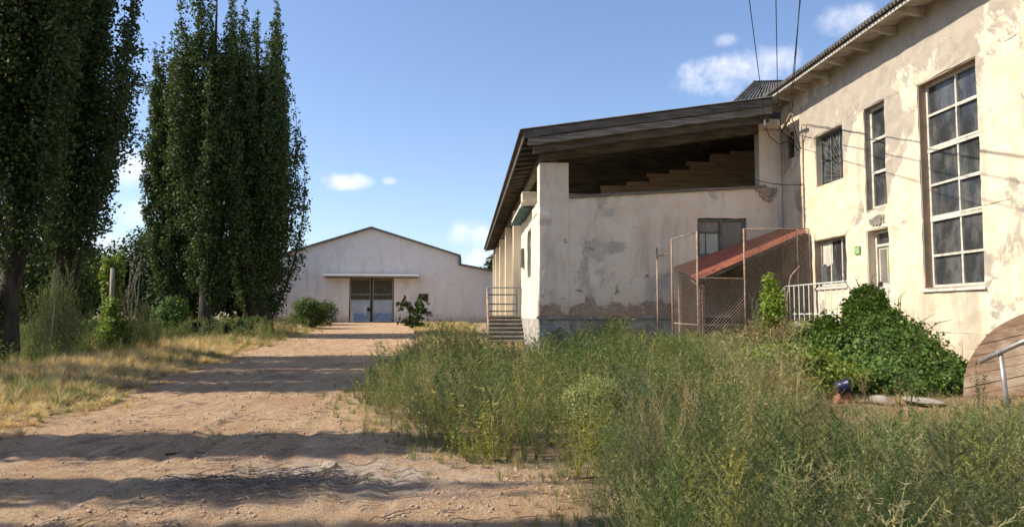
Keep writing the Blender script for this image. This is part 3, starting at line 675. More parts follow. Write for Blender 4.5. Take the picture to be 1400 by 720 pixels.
rail([[(.98, 29.55, .3), (.98, 29.55, 1.42)], [(.98, 31.4, 1.3), (.98, 31.4, 2.72)], [(.98, 29.55, 1.42), (.98, 31.4, 2.72)], [(.98, 29.55, .9), (.98, 31.4, 2.2)]], .028, parent=st, mat=M['pale_rust'])
rail([[(1.0, 31.45, 2.75), (2.42, 31.45, 2.75), (2.47, 31.3, 2.6), (2.47, 31.3, 2.0)], [(1.0, 31.45, 2.45), (2.3, 31.45, 2.45)], [(1.0, 31.45, 2.05), (2.3, 31.45, 2.05)], [(1.0, 31.45, 1.75), (2.3, 31.45, 1.75)], [(2.25, 31.45, 1.6), (2.25, 31.45, 2.75)], [(1.02, 31.45, 1.6), (1.02, 31.45, 2.75)]], .03, parent=st, mat=M['frame_dark'])

# ------------------------------------------------------------------ warehouse
YW = 68.0
wh = root('warehouse', 'pale gabled warehouse with a double gate at the end of the track', 'building', (-8.4, YW, .85))
def wtop(u):
    if u < -16.5: return 6.2 - (-16.5 - u) * .2
    if u <= -.43: return 9.45 - abs(u + 8.46) * .31
    return 6.12 - (u + .43) * .185
GATE = (-10.4, -6.37, .6, 4.92)
mb = MB(); wall(mb, 'y', YW, .5, -19.8, 9.5, .3, 5.3 if False else 4.95, [GATE], step=1.0, wob=.01, seed=30)
n0 = len(mb.v)
us = sorted(set([-19.8, -16.5, -16.499, -8.46, -.43, -.429, 9.5] + list(np.linspace(-19, 9, 15))))
for a, b in zip(us, us[1:]):
    if b - a < .01: continue
    m = (a + b) / 2; ta = wtop(a + 1e-4 if a in (-16.499,) else a + (1e-3)); tb = wtop(b - 1e-3)
    mb.add([(a, YW, 4.95), (b, YW, 4.95), (b, YW + .5, 4.95), (a, YW + .5, 4.95), (a, YW, ta), (b, YW, tb), (b, YW + .5, tb), (a, YW + .5, ta)], [(4, 5, 6, 7), (0, 1, 5, 4), (2, 3, 7, 6), (1, 2, 6, 5), (3, 0, 4, 7)] if True else [])
mb.box(-19.8, -19.4, YW + .5, 110, .3, 5.4); mb.box(9.1, 9.5, YW + .5, 110, .3, 4.2); mb.box(-19.4, 9.1, 109.6, 110, .3, 4.9)
mb.build('wall', M['ware'], wh)
for (xa, za, xb, zb_) in ((-16.9, 6.82, -8.46, 9.47), (-8.46, 9.47, -.3, 6.92), (-20.2, 5.45, -16.5, 6.22), (-.43, 6.14, 9.9, 4.22)):
    MB().hexa([(xa, YW - .35, za), (xb, YW - .35, zb_), (xb, 110.3, zb_), (xa, 110.3, za), (xa, YW - .35, za + .16), (xb, YW - .35, zb_ + .16), (xb, 110.3, zb_ + .16), (xa, 110.3, za + .16)]).build('roof', M['slate'], wh)
MB().box(-.5, -.25, YW - .34, 110, 6.2, 6.91).build('parapet', M['slate'], wh)
mb = MB(); mb.hexa([(-12.6, YW - 1.0, 5.02), (-4.05, YW - 1.0, 5.0), (-4.05, YW + .0, 5.1), (-12.6, YW, 5.1), (-12.6, YW - 1.0, 5.18), (-4.05, YW - 1.0, 5.16), (-4.05, YW, 5.3), (-12.6, YW, 5.3)]); ca = mb.build('gate_canopy', M['white_wood'], wh)
MB().box(-12.5, -4.15, YW - .9, YW - .02, 4.93, 5.0).build('canopy_beam', M['dark_wood'], ca)
M['gate_sheet'] = basic('grey_blue_sheet', (.40, .45, .50), (.30, .36, .44), 1.5, .6, .2, 10)
M['gate_blue'] = basic('blue_band_paint', (.14, .24, .38), (.24, .33, .45), 2.5, .6, .2, 10)
M['slat'] = basic('green_grey_slat', (.33, .33, .23), (.20, .20, .14), 5, .8, .3, 20)
for s, (xa, xb) in enumerate(((-10.33, -8.47), (-8.3, -6.44))):
    y = YW + .12
    mb = MB()
    for z in (.95, 2.95, 3.45, 4.8): mb.box(xa, xb, y - .04, y + .03, z - .04, z + .04)
    for x in (xa + .04, xb - .04): mb.box(x - .04, x + .04, y - .043, y + .027, .9, 4.84)
    lf = mb.build('gate_leaf', M['slat'], wh)
    MB().box(xa + .02, xb - .02, y - .03, y - .005, .92, 2.94).build('sheet', M['gate_sheet'], lf)
    mb = MB(); rr = random.Random(s)
    for q in range(9): a = xa + .05 + (xb - xa - .1) * q / 9; b = xa + .05 + (xb - xa - .1) * (q + 1) / 9; mb.box(a, b, y - .036, y - .031, 1.12 + rr.uniform(-.1, .1), 1.75 + rr.uniform(-.03, .03))
    mb.build('painted_band', M['gate_blue'], lf)
    mb = MB(); n = 15
    for q in range(-n, n):
        # diagonal slats fan away from the centre line
        x0 = xa + (xb - xa) * q / n * 1.0; d = (xb - xa) * .8
        p, r = ((x0, 3.02), (x0 + d, 4.8)) if s == 1 else ((x0 + d, 3.02), (x0, 4.8))
        # clip in x
        def clip(p, r):
            (ax, az), (bx_, bz) = p, r
            ts = [0, 1]; dx = bx_ - ax
            t0 = max(0, min((xa - ax) / dx, (xb - ax) / dx)); t1 = min(1, max((xa - ax) / dx, (xb - ax) / dx))
            return None if t0 >= t1 else ((ax + dx * t0, az + (bz - az) * t0), (ax + dx * t1, az + (bz - az) * t1))
        c = clip(p, r)
        if c: mb.bar((c[0][0], y + .0, c[0][1]), (c[1][0], y + .0, c[1][1]), .02, .05, up=(0, 1, 0))
    mb.build('slats', M['slat'], lf)
MB().box(-10.4, -6.37, YW + .35, YW + .4, .6, 4.92).build('gate_backing', M['dark_void'], wh)
mb = MB(); mb.box(-8.46, -8.31, YW + .02, YW + .14, .9, 3.9); mb.box(-8.75, -8.3, YW - .02, YW + .06, 1.9, 2.25); mb.build('gate_gap_and_lock', M['black'], wh)  # black strip stands in for the dark gap between leaves, plus lock box
mb = MB(); mb.add([(-10.3, YW + .07, .95), (-9.9, YW + .07, .95), (-10.2, YW + .07, 2.2), (-10.3, YW + .075, .95), (-9.9, YW + .075, .95), (-10.2, YW + .075, 2.2)], [(0, 1, 2), (3, 5, 4)]); mb.box(-9.02, -8.92, YW + .06, YW + .08, 1.5, 2.4); mb.build('white_streak', M['white_wood'], wh)
pq = root('wall_plaque', 'dark maroon board on the warehouse wall right of the gate', 'sign', (-3.7, YW, 2.9))
MB().box(-4.08, -3.28, YW - .06, YW - .015, 2.93, 3.47).build('board', M['maroon'], pq, bevel=.01)
MB().box(-4.12, -3.24, YW - .045, YW - .012, 2.89, 3.51).build('frame', M['dark_wood'], pq)

# ------------------------------------------------------------------ mesh cage and red lean-to
shed = root('lean_to_roof', 'red corrugated lean-to roof propped against the corner of the buildings', 'shed roof', (8.6, 22.3, .5))
FL, BL, FR, BR = Vector((6.95, 21.65, 2.62)), Vector((6.75, 23.35, 3.14)), Vector((10.38, 21.65, 4.12)), Vector((10.38, 23.35, 4.42))
corrugated(FL, BL, FR, BR, 11, .03, .006, rows=3).build('sheet', M['red_sheet'], shed)
mb = MB()
for a, b in ((FL, FR), (BL, BR), (FL.lerp(BL, .5), FR.lerp(BR, .5))): mb.bar(a + Vector((0, 0, -.08)), b + Vector((0, 0, -.08)), .05, .07)
mb.bar(FL + Vector((.05, 0, -.13)), BL + Vector((.05, 0, -.13)), .05); mb.build('batten', M['dark_wood'], shed)
for p in (FL + Vector((.12, .1, 0)), FL + Vector((.2, .05, 0)) , BL + Vector((.15, -.1, 0))): MB().bar((p.x, p.y, gzf(p.x, p.y)), (p.x, p.y, p.z - .12), .08).build('post', M['pale_rust'], shed)
MB().hexa([(6.95, 23.36, .4), (10.36, 23.36, .4), (10.36, 23.42, .4), (6.95, 23.42, .4), (6.95, 23.36, 2.95), (10.36, 23.36, 4.25), (10.36, 23.42, 4.25), (6.95, 23.42, 2.95)]).build('back_panel', basic('dark_brown_plaster', (.20, .165, .13), (.12, .10, .08), 1.5, .95, .5, 12), shed)  # plain dark brown panel added across the back below the red sheet
for (a, b, c, d) in ((7.55, 8.55, .4, 1.5), (9.75, 10.3, .4, 1.55)): MB().box(a, b, 23.28, 23.35, c, d).build('dark_opening', M['dark_void'], shed)  # near-black boxes painted as the darkness of two openings
MB().box(7.5, 8.6, 23.26, 23.35, 1.505, 1.6).build('lintel', M['concrete'], shed)
cg = root('wire_cage', 'rusty chain-link enclosure on tall posts around the red lean-to', 'fence', (8.5, 21.5, .4))
def post(x, y, z, r=.028):
    MB().tube([(x, y, gzf(x, y) - .2), (x, y, z)], r, 8).build('post', M['pale_rust'], cg, smooth=True)
CP = [(6.28, 21.95, 3.9), (6.92, 21.5, 4.08), (8.32, 21.42, 4.16), (10.32, 21.42, 4.18), (5.95, 22.4, 3.66)]
for p in CP: post(*p)
post(9.95, 21.42, 4.16, .022)
def link(a, b, z0, z1, z0b=None, z1b=None, s=.10, w=.0075, name='mesh_panel'):
    """chain-link between plan points a and b; diagonals clipped to the panel"""
    A = Vector((a[0], a[1], 0)); B = Vector((b[0], b[1], 0)); L = (B - A).length; d = (B - A) / L; H = z1 - z0; mb = MB(); nrm = Vector((d.y, -d.x, 0))
    ks = np.arange(-H, L + H, s)
    def pt(u, v, o): p = A + d * u; sag = .03 * math.sin(u * 2.1) * math.sin(v * 2.7); return p + nrm * (o + sag) + Vector((0, 0, z0 + v))
    for sgn in (1, -1):
        for k in ks:
            u0, v0, u1, v1 = (k, 0, k + H, H) if sgn == 1 else (k + H, 0, k, H)
            lo, hi = 0, 1; du = u1 - u0
            ta, tb = (0 - u0) / du, (L - u0) / du; lo = max(0, min(ta, tb)); hi = min(1, max(ta, tb))
            if hi - lo < .01: continue
            n = 5; pts = [pt(u0 + du * (lo + (hi - lo) * i / n), H * (lo + (hi - lo) * i / n), .003 * sgn) for i in range(n + 1)]
            mb.tube(pts, w, 3, False)
    mb.build(name, M['wire'], cg)
link(CP[0], CP[1], .45, 3.9, w=.004); link(CP[1], CP[2], .45, 2.7); link(CP[2], CP[3], .55, 4.12)
def crail(*p): MB().tube(list(p), .018, 6).build('rail', M['pale_rust'], cg, smooth=True)
crail((6.28, 21.95, 3.88), (6.92, 21.5, 4.06)); crail((6.92, 21.5, 2.7), (8.32, 21.42, 2.66)); crail((8.32, 21.42, 4.15), (10.32, 21.42, 4.17)); crail((5.95, 22.4, 3.4), (6.28, 21.95, 3.45)); crail((6.28, 21.95, 1.35), (6.92, 21.5, 1.3), (8.32, 21.42, 1.32))
crail((9.55, 21.35, .6), (9.57, 21.35, 2.2), (9.7, 21.35, 2.75), (9.98, 21.35, 3.05))

# stair railing at the door, white
rl = root('stair_railing', 'thin white stair railing wrapped in vine below the door', 'railing', (9.5, 18.5, .6))
def wr(*p, r=.016): MB().tube(list(p), r, 6).build('rail', M['white_metal'], rl, smooth=True)
wr((9.35, 17.4, 2.42), (9.35, 21.0, 2.42)); wr((9.35, 21.0, 2.42), (9.3, 22.0, 1.7)); wr((9.35, 17.4, 1.62), (9.35, 21.0, 1.62))
for k in range(13):
    y = 17.4 + .3 * k; MB().tube([(9.35, y, 1.45), (9.35, y, 2.42)], .012, 6).build('baluster', M['white_metal'], rl)
for y, z in ((21.45, 2.08), (21.98, 1.7)): MB().tube([(9.32, y, .5), (9.32, y, z)], .016, 6).build('post', M['white_metal'], rl)
ld = root('door_landing', 'raised concrete landing in front of the cream wall door', 'stairs', (9.9, 19, .5))
MB().box(9.3, XF - .04, 17.3, 21.0, .3, 1.42).build('platform', M['concrete'], ld, bevel=.03)
for k in range(4): MB().box(9.3, XF - .04, 21.001 + .28 * k, 21.001 + .28 * (k + 1), .3, 1.2 - .22 * k).build('step', M['concrete'], ld)

# ------------------------------------------------------------------ boarded vault, pipe handrail
vt = root('wooden_disc', 'large round disc of weathered brown boards leaning by the cream wall at the right edge', 'wooden disc', (8.4, 10.6, .3))
def disc():
    C0 = Vector((9.3, 10.85, .36)); nrm = Vector((-.62, -.74, .26)).normalized(); ux = Vector((.78, -.62, 0)).normalized(); ux = (ux - nrm * ux.dot(nrm)).normalized(); uy = nrm.cross(ux).normalized()
    if uy.z < 0: uy = -uy
    tl = R(17); ex = ux * math.cos(tl) + uy * math.sin(tl); ey = uy * math.cos(tl) - ux * math.sin(tl); Rd = 1.42; bw_ = .165; rr = random.Random(5); k = -Rd
    while k < Rd:
        a0, a1 = k + .004, min(k + bw_ * rr.uniform(.85, 1.1), Rd) - .004; k = a1 + .004
        if a1 - a0 < .02: break
        n = 3; hgt = rr.uniform(0, .014); mb = MB(); L = []
        for i in range(n + 1):
            yy = a0 + (a1 - a0) * i / n; L.append((math.sqrt(max(.001, Rd * Rd - yy * yy)) + rr.uniform(-.008, .008), yy))
        for back in (0, 1):
            for (hw, yy) in L: p = C0 + ey * yy + nrm * (hgt - .07 * back); mb.v += [tuple(p - ex * hw), tuple(p + ex * hw)]
        m = 2 * (n + 1)
        for i in range(n):
            a = 2 * i; mb.f += [(a, a + 1, a + 3, a + 2), (m + a, m + a + 2, m + a + 3, m + a + 1), (a, a + 2, m + a + 2, m + a), (a + 1, m + a + 1, m + a + 3, a + 3)]
        mb.f += [(0, m, m + 1, 1), (2 * n, 2 * n + 1, m + 2 * n + 1, m + 2 * n)]
        mb.build('board', M['planks'], vt)
    for q in (-.7, .7): MB().bar(C0 + ex * q - ey * 1.25 - nrm * .12, C0 + ex * q + ey * 1.25 - nrm * .12, .12, .08, up=tuple(nrm)).build('batten', M['planks'], vt)
disc()
ph = root('pipe_handrail', 'short grey galvanised pipe handrail in front of the round wooden disc', 'railing', (7.93, 10, .2))
mb = MB(); mb.tube([(7.46, 9.75, -.05), (7.34, 9.72, 1.06)], .032, 10); mb.build('post', M['galv'], ph, smooth=True)
mb = MB(); mb.tube([(7.16, 9.9, .95), (7.55, 9.45, 1.28), (8.35, 8.55, 1.9)], .034, 10); mb.build('handrail', M['galv'], ph, smooth=True)
mb = MB(); mb.tube([(7.45, 9.7, .1), (7.95, 9.4, .5)], .025, 8); mb.build('brace', M['galv'], ph, smooth=True)

# ------------------------------------------------------------------ insulator bracket and overhead wires
br = root('insulator_bracket', 'rusty steel bracket with porcelain insulators under the eave at the corner', 'bracket', (10.2, 22.6, 7.6))
mb = MB(); mb.bar((9.45, 22.5, 7.45), (10.45, 22.9, 7.55), .06, .07); mb.bar((9.95, 21.6, 7.72), (10.3, 23.0, 7.55), .06, .07); mb.bar((10.2, 22.7, 7.5), (10.48, 22.6, 7.2), .04); mb.build('arm', M['rust'], br)
INS = [(9.5, 22.5), (9.98, 22.6), (10.05, 21.75), (10.12, 22.1)]
for i, (x, y) in enumerate(INS):
    z = 7.55 + .03 * (i % 2); mb = MB(); n = 12
    prof = [(.012, -.06), (.03, 0), (.045, .03), (.03, .05), (.045, .08), (.03, .11), (.035, .14), (.01, .17)]
    for (r_, h) in prof:
        for j in range(n): a = 2 * math.pi * j / n; mb.v.append((x + r_ * math.cos(a), y + r_ * math.sin(a), z + h + .05))
    mb.f += [(i_ * n + j, i_ * n + (j + 1) % n, (i_ + 1) * n + (j + 1) % n, (i_ + 1) * n + j) for i_ in range(len(prof) - 1) for j in range(n)]; mb.f.append(tuple(range(n))[::-1]); mb.f.append(tuple((len(prof) - 1) * n + j for j in range(n)))
    mb.build('insulator', M['ceramic'], br, smooth=True)
mb = MB()
for pts in ([(9.5, 22.5, 7.6), (9.6, 22.4, 7.2), (10.0, 22.6, 7.0), (10.35, 22.7, 7.15), (10.46, 22.5, 7.4)], [(9.98, 22.6, 7.6), (10.0, 22.3, 7.3), (10.3, 22.2, 6.9), (10.46, 22.2, 6.7)], [(10.05, 21.75, 7.65), (10.2, 21.9, 7.3), (10.46, 22.1, 6.75)]): mb.tube(pts, .014, 6)
mb.build('cable_loop', M['black'], br, smooth=True)
def cable(a, b, sag, r, label, n=24, group=None, name='overhead_wire'):
    a = Vector(a); b = Vector(b); pts = [a.lerp(b, i / n) - Vector((0, 0, sag * 4 * (i / n) * (1 - i / n))) for i in range(n + 1)]
    mb = MB(); mb.tube(pts, r, 5); o = mb.build(name, M['black'], None, smooth=True); tag(o, label, 'wire', group); return o
WIRES = [((9.5, 22.5, 7.8), (-2.6, -4, 9.4)), ((9.98, 22.6, 7.8), (-1.7, -4, 9.4)), ((10.05, 21.75, 7.85), (-1.0, -4, 9.4)), ((10.12, 22.1, 7.85), (-.75, -4, 9.4))]
WL = ['leftmost overhead wire rising from the eave corner into the sky', 'second overhead wire from the left above the eave corner', 'thin overhead wire, third from the left above the cream building', 'overhead wire nearest the cream building eave']
for (a, b), l in zip(WIRES, WL): cable(a, b, .12, .011, l, group='overhead wires at the eave corner')
cable((10.42, 21.9, 5.6), (8.2, 24.0 - .5, 6.6), .25, .014, 'black cable drooping across the shaded porch corner', name='cable')

# ------------------------------------------------------------------ trees
def limbs(mb, P, r0):
    mb.tube(P, r0, 6, False)
def poplar(name, label, x, y, h, rad, crown0, seed, nleaf=42000, leaf=.12, group='poplars in a row on the left', plumes=34, lean=(0, 0), trunk_r=.26):
    r = np.random.default_rng(seed); z0 = gzf(x, y) - .1; rt = root(name, label, 'tree', (x, y, z0), group)
    mb = MB(); T = []
    for i in range(12):
        t = i / 11; T.append((x + lean[0] * t + .12 * math.sin(seed + 5 * t), y + lean[1] * t + .1 * math.cos(seed * 2 + 4 * t), z0 + h * .88 * t))
    mb.tube(T, [max(.02, trunk_r * (1 - t / 11) ** .8 * (1.35 if t == 0 else 1)) for t in range(12)], 9, False)
    Ps = []; Ws = []
    for k in range(plumes + 1):
        # steep fingers of foliage, each on its own rising limb, ending in a point
        u = k / plumes; lead = k == plumes
        s0 = crown0 * .45 + (h * .52 - crown0 * .45) * u ** 1.1 if not lead else h * .38
        a = k * 2.4 + r.uniform(-.5, .5); env = rad * (1.0 - .40 * u) * r.uniform(.6, 1.12) * (0 if lead else 1)
        top = h if lead else s0 + (h - s0) * r.uniform(.62, .97) * (.78 + .22 * u); top = min(top, h * r.uniform(.88, .99))
        i0 = min(10, int(s0 / h / .88 * 11)); bx0 = Vector(T[i0]); bx0.z = z0 + s0
        dl = Vector((lean[0], lean[1], 0)) * ((top - s0) / h); pts = []
        for q in range(9):
            t = q / 8; rr_ = env * math.sin(math.pi * min(1, t * .9 + .0) ** .9) ** .85 if False else env * (1 - (1 - t) ** 1.5) * (1 - .22 * t ** 3); pts.append(bx0 + dl * t + Vector((math.cos(a) * rr_ + .06 * math.sin(3 * t + k), math.sin(a) * rr_ + .06 * math.cos(4 * t + k), (top - s0) * (t ** 1.1))))
        mb.tube(pts, [max(.008, .075 * (1 - q / 8.5) * (1 - .4 * u)) for q in range(9)], 5, False)
        pts = np.array([tuple(p) for p in pts]); L = np.linalg.norm(pts[-1] - pts[0])
        m = int(14 + L * 15); tt = np.sort(r.uniform(.05, 1, m)) * 7.999; ii = tt.astype(int); ff = (tt - ii)[:, None]; tn = tt / 8
        c = pts[ii] * (1 - ff) + pts[ii + 1] * ff; fr = (.15 * rad + .12) * r.uniform(.75, 1.25)
        wid = (fr * (.35 + .75 * np.sin(np.pi * np.clip(tn, 0, 1) ** .8) ** .8) * (1 - .72 * tn ** 4) + .07)[:, None] * r.uniform(.6, 1.25, (m, 1))
        keep = c[:, 2] - z0 > crown0 * r.uniform(.75, 1.1, m)
        Ps.append(np.hstack([c + unit(r.normal(size=c.shape)) * r.uniform(.2, 1.05, (m, 1)) * wid * np.array([1, 1, .7]), wid * .56])[keep])
    C = np.vstack(Ps); w = C[:, 3] ** 2; idx = r.choice(len(C), nleaf, p=w / w.sum())
    dv = unit(r.normal(size=(nleaf, 3))); rad_ = (C[idx, 3:4]) * (r.random((nleaf, 1)) ** .4); P = C[idx, :3] + dv * rad_ * np.array([1, 1, 1.35])
    V, F = leaves(P, r.uniform(.75, 1.2, nleaf) * leaf, nrm=dv + np.array([0, 0, .3]), flat=.8, aspect=.95, r=r)
    mb.build('trunk', M['bark'], rt, smooth=True); npmesh('crown', V, F, M['poplar_leaf'], rt)
    return rt
def copy_tree(src, x, y, rz, s, label, group):
    c = src.copy(); COL.objects.link(c); c.location = (x, y, gzf(x, y) - .1); c.rotation_euler = (0, 0, rz); c.scale = s; c['label'] = label; c['group'] = group
    for ch in src.children: d = ch.copy(); COL.objects.link(d); d.parent = c
    return c
G1 = 'poplars in a row on the left'
A1 = poplar('poplar_tree', 'tall poplar at the left edge whose leaning trunk stands first in the row', -11.75, 20.3, 18.5, 1.95, 3.2, 11, 52000, leaf=.105, lean=(-.3, 0), plumes=20, trunk_r=.24)
A2 = poplar('poplar_tree', 'tall poplar with thick dark trunk, right-hand tree of the near left pair', -11.9, 22.6, 18.5, 2.2, 3.2, 12, 70000, leaf=.105, plumes=24, trunk_r=.29)
B1 = poplar('poplar_tree', 'slimmer poplar plume on the left side of the far clump', -15.1, 38.5, 17.4, 1.9, 1.6, 21, 48000, leaf=.125, plumes=14, trunk_r=.2)
B2 = poplar('poplar_tree', 'great poplar in the middle of the far clump before the warehouse', -12.6, 37.2, 20.3, 2.5, 1.5, 22, 74000, leaf=.125, plumes=22, trunk_r=.34)
B3 = poplar('poplar_tree', 'broad poplar on the right side of the far clump, branches reaching over the warehouse wall', -9.9, 38.6, 18.6, 2.9, 1.2, 23, 88000, lean=(-1.2, 0), leaf=.125, plumes=36, trunk_r=.3)
copy_tree(B2, -11.4, 40.5, 2.2, (.95, .95, .98), 'dark poplar half hidden at the back of the far clump', G1)
copy_tree(A1, -12.4, 17.0, 4.0, (.9, .9, .95), 'poplar cut off by the left edge of the view', G1)
A3 = poplar('poplar_tree', 'thin airy poplar of the row beside the viewer, left of the view', -11.6, 9.0, 13.5, 1.0, 2.5, 31, 17000, leaf=.12, plumes=12, trunk_r=.16)
for (x, y, rz, sc) in ((-12.2, 15.0, 1.0, (1.25, 1.25, 1.2)), (-11.8, 6.95, 2.0, (.6, .6, .95)), (-12.4, 5.6, 4.0, (.5, .5, 1.5)), (-12.0, 3.6, 5.0, (.6, .6, 1.4)), (-13.0, -1.5, 5.6, (1.3, 1.3, 1.3))):
    copy_tree(A3, x, y, rz, sc, 'thin airy poplar of the row beside the viewer, left of the view', G1)
A3['group'] = G1

def blob_foliage(blobs, n, leaf, r, shell=.5, aspect=.8):
    """blobs: (x,y,z,rx,ry,rz). leaves in the outer part of the union, facing outwards"""
    B = np.array(blobs); vol = (B[:, 3] * B[:, 4] * B[:, 5]) ** .67; idx = r.choice(len(B), n, p=vol / vol.sum()); d = unit(r.normal(size=(n, 3)))
    q = (shell + (1 - shell) * r.random((n, 1)) ** .6); P = B[idx, :3] + d * B[idx, 3:6] * q * (1 + .12 * r.normal(size=(n, 1)))
    P = P[P[:, 2] > gz(P[:, 0], P[:, 1]) - .05]
    return leaves(P, np.full(len(P), leaf), nrm=d[:len(P)] * 0 + unit(P - B[:, :3].mean(0)) + np.array([0, 0, .5]), flat=.8, aspect=aspect, r=r)
def shrub(name, label, cat, x, y, w, h, n, leaf, mat, seed, depth=None, group=None, nb=16, stems=7, stem_mat=None, z_up=0, shell=.4):
    r = np.random.default_rng(seed); z0 = gzf(x, y); rt = root(name, label, cat, (x, y, z0), group); bl = []
    depth = depth or w
    for k in range(nb):
        a = r.uniform(0, 6.28); q = math.sqrt(r.random()) * .62; zz = r.uniform(.2, .82); sh = math.sqrt(max(.05, 1 - (zz - .25) ** 2 * 1.5))
        s = r.uniform(.16, .30); bl.append((x + math.cos(a) * q * w / 2 * sh * 1.1, y + math.sin(a) * q * depth / 2 * sh * 1.1, z0 + z_up + zz * (h - z_up), w * s, depth * s, h * s * .85))
    V, F = blob_foliage(bl, n, leaf, r, shell); npmesh('foliage', V, F, mat, rt)
    mb = MB()
    for k in range(stems):
        b = bl[k % nb]; mb.tube([(x + r.normal() * .05, y + r.normal() * .05, z0 - .05), ((x + b[0]) / 2, (y + b[1]) / 2, z0 + (b[2] - z0) * .55), (b[0], b[1], b[2] + b[5] * .5)], [.03 * h, .02 * h, .006], 5, False)
    mb.build('stem', stem_mat or M['bark'], rt, smooth=True); return rt
# back tree belt (dark), left background
for i, (x, y, w, h, m, s) in enumerate([(-25, 60, 8, 8.0, 'dark_leaf', 1), (-20.5, 58, 7, 8.6, 'dark_leaf', 2), (-30, 57, 8, 7.0, 'dark_leaf', 3), (-35, 55, 9, 5.6, 'bush_leaf', 4), (-17.5, 60, 7, 7.6, 'dark_leaf', 5), (-43, 62, 10, 6.5, 'dark_leaf', 6)]):
    shrub('broadleaf_tree', ['dark broad tree in the belt behind the poplars, just left of the far clump', 'tallest dark tree in the belt behind the poplars', 'dark rounded tree seen between the two poplar groups', 'lower olive green tree behind the left trunks', 'dark tree largely hidden behind the far poplar clump', 'dark tree at the left end of the background belt'][i], 'tree', x, y, w, h, 16000, .26, M[m], 100 + s, nb=26, group='trees in the belt behind the poplars', shell=.2)
shrub('young_poplar', 'slender young poplar sapling with pale green leaves between the poplar groups', 'tree', -13.7, 29.8, .9, 3.9, 5000, .10, M['bush_leaf2'], 131, nb=12)
shrub('broadleaf_tree', 'mid-sized olive tree behind the two near poplar trunks', 'tree', -19.5, 36, 5.5, 5.2, 12000, .17, M['bush_leaf'], 171, nb=24, group='trees in the belt behind the poplars', shell=.2)
shrub('broadleaf_tree', 'olive tree at the left edge behind the first poplar trunk', 'tree', -26, 40, 6.5, 5.6, 12000, .19, M['bush_leaf'], 172, nb=24, group='trees in the belt behind the poplars', shell=.2)
shrub('bright_shrub', 'bright green shrub at the foot of the far poplar clump', 'shrub', -13.0, 33.6, 1.9, 1.9, 6000, .10, M['vine_leaf'], 132)
LS = [(-16.0, 31.0, 3.0, 1.2, 'bush_leaf'), (-13.9, 32.4, 2.4, 1.0, 'bush_leaf'), (-11.3, 33.4, 2.4, .95, 'dark_leaf'), (-9.9, 34.6, 2.2, 1.1, 'bush_leaf'), (-17.8, 28.0, 3.2, 1.6, 'bush_leaf')]
LB = ['low leafy shrub in the row under the young poplar', 'low green shrub left of the bright shrub', 'low dark shrub at the base of the middle poplar', 'low shrub at the right foot of the far poplar clump', 'low spreading shrub behind the wooden post']
for i, (x, y, w, h, m) in enumerate(LS): shrub('low_shrub', LB[i], 'shrub', x, y, w, h, 6500, .10, M[m], 140 + i, depth=1.6, group='low shrubs under the poplars')
shrub('climbing_vine', 'bright green vine climbing beside the wooden post', 'plant', -11.0, 24.0, .95, 1.9, 2300, .09, M['bush_leaf2'], 153, nb=9, shell=.05)
shrub('climbing_vine', 'yellow-green vine mass at the left edge by the first trunk', 'plant', -12.3, 19.9, 1.0, 2.9, 3600, .09, M['bush_leaf2'], 154, nb=10, shell=.05)
shrub('round_bush', 'rounded olive bush left of the warehouse gate', 'shrub', -10.2, 50.5, 3.0, 2.1, 14000, .11, M['bush_leaf'], 155, nb=30, shell=.5)
shrub('distant_tree', 'small dark treetop rising behind the right roof of the warehouse', 'tree', 5.4, 120, 8, 10.6, 6000, .5, M['dark_leaf'], 156)
# standing grass plants near the far poplars
mb = MB(); pr = root('wooden_post', 'weathered grey wooden post among the vines behind the near poplars', 'post', (-11.3, 24.6, .3)); mb.tube([(-11.3, 24.6, .2), (-11.33, 24.62, 3.1)], [.09, .07], 8); mb.build('pole', M['pale_bark'], pr, smooth=True)
ds = root('dead_sapling', 'leafless pale sapling standing beside the young poplar', 'tree', (-13.3, 30.6, .4)); mb = MB(); rr = random.Random(3)
for k in range(7): mb.tube([(-13.3 + .02 * k, 30.6, .35), (-13.3 + rr.uniform(-.25, .25), 30.6 + rr.uniform(-.2, .2), 2.2), (-13.3 + rr.uniform(-.45, .45), 30.6 + rr.uniform(-.3, .3), rr.uniform(3.3, 4.2))], [.03, .018, .004], 5, False)
mb.build('stem', M['pale_bark'], ds, smooth=True)
sp = root('thin_stake', 'thin pale stick leaning by the left poplar trunk', 'stick', (-10.9, 20.4, .25)); MB().tube([(-10.95, 20.4, .2), (-10.85, 20.4, 1.9)], .02, 6).build('stick', M['pale_bark'], sp)

# burdock-like plant right of the gate
bp = root('leafy_plant', 'large-leaved drooping plant right of the warehouse gate', 'plant', (-3.3, 50.5, .7)); r = np.random.default_rng(5); V = []; mb = MB()
P = []; 
for k in range(15):
    a = r.uniform(0, 6.28); L = r.uniform(.7, 1.5); z0 = gzf(-3.3, 50.5); hh = r.uniform(1.2, 2.2); tx = -3.3 + math.cos(a) * L; ty = 50.5 + math.sin(a) * L
    mb.tube([(-3.3, 50.5, z0), ((-3.3 + tx) / 2, (50.5 + ty) / 2, z0 + hh), (tx, ty, z0 + hh * .8)], [.05, .03, .01], 5, False)
    for q in range(9): t = q / 8; P.append((-3.3 + (tx + 3.3) * (.25 + .75 * t), 50.5 + (ty - 50.5) * (.25 + .75 * t), z0 + hh * (.5 + .45 * math.sin(math.pi * (.2 + .6 * t))) + r.normal() * .12))
    for q in range(5): P.append((-3.3 + r.normal() * .5, 50.5 + r.normal() * .4, z0 + r.uniform(.1, .8)))
V, F = leaves(np.array(P), np.full(len(P), .42), aspect=.7, r=r); npmesh('foliage', V, F, M['dark_leaf'], bp); mb.build('stem', M['vine_leaf'], bp)

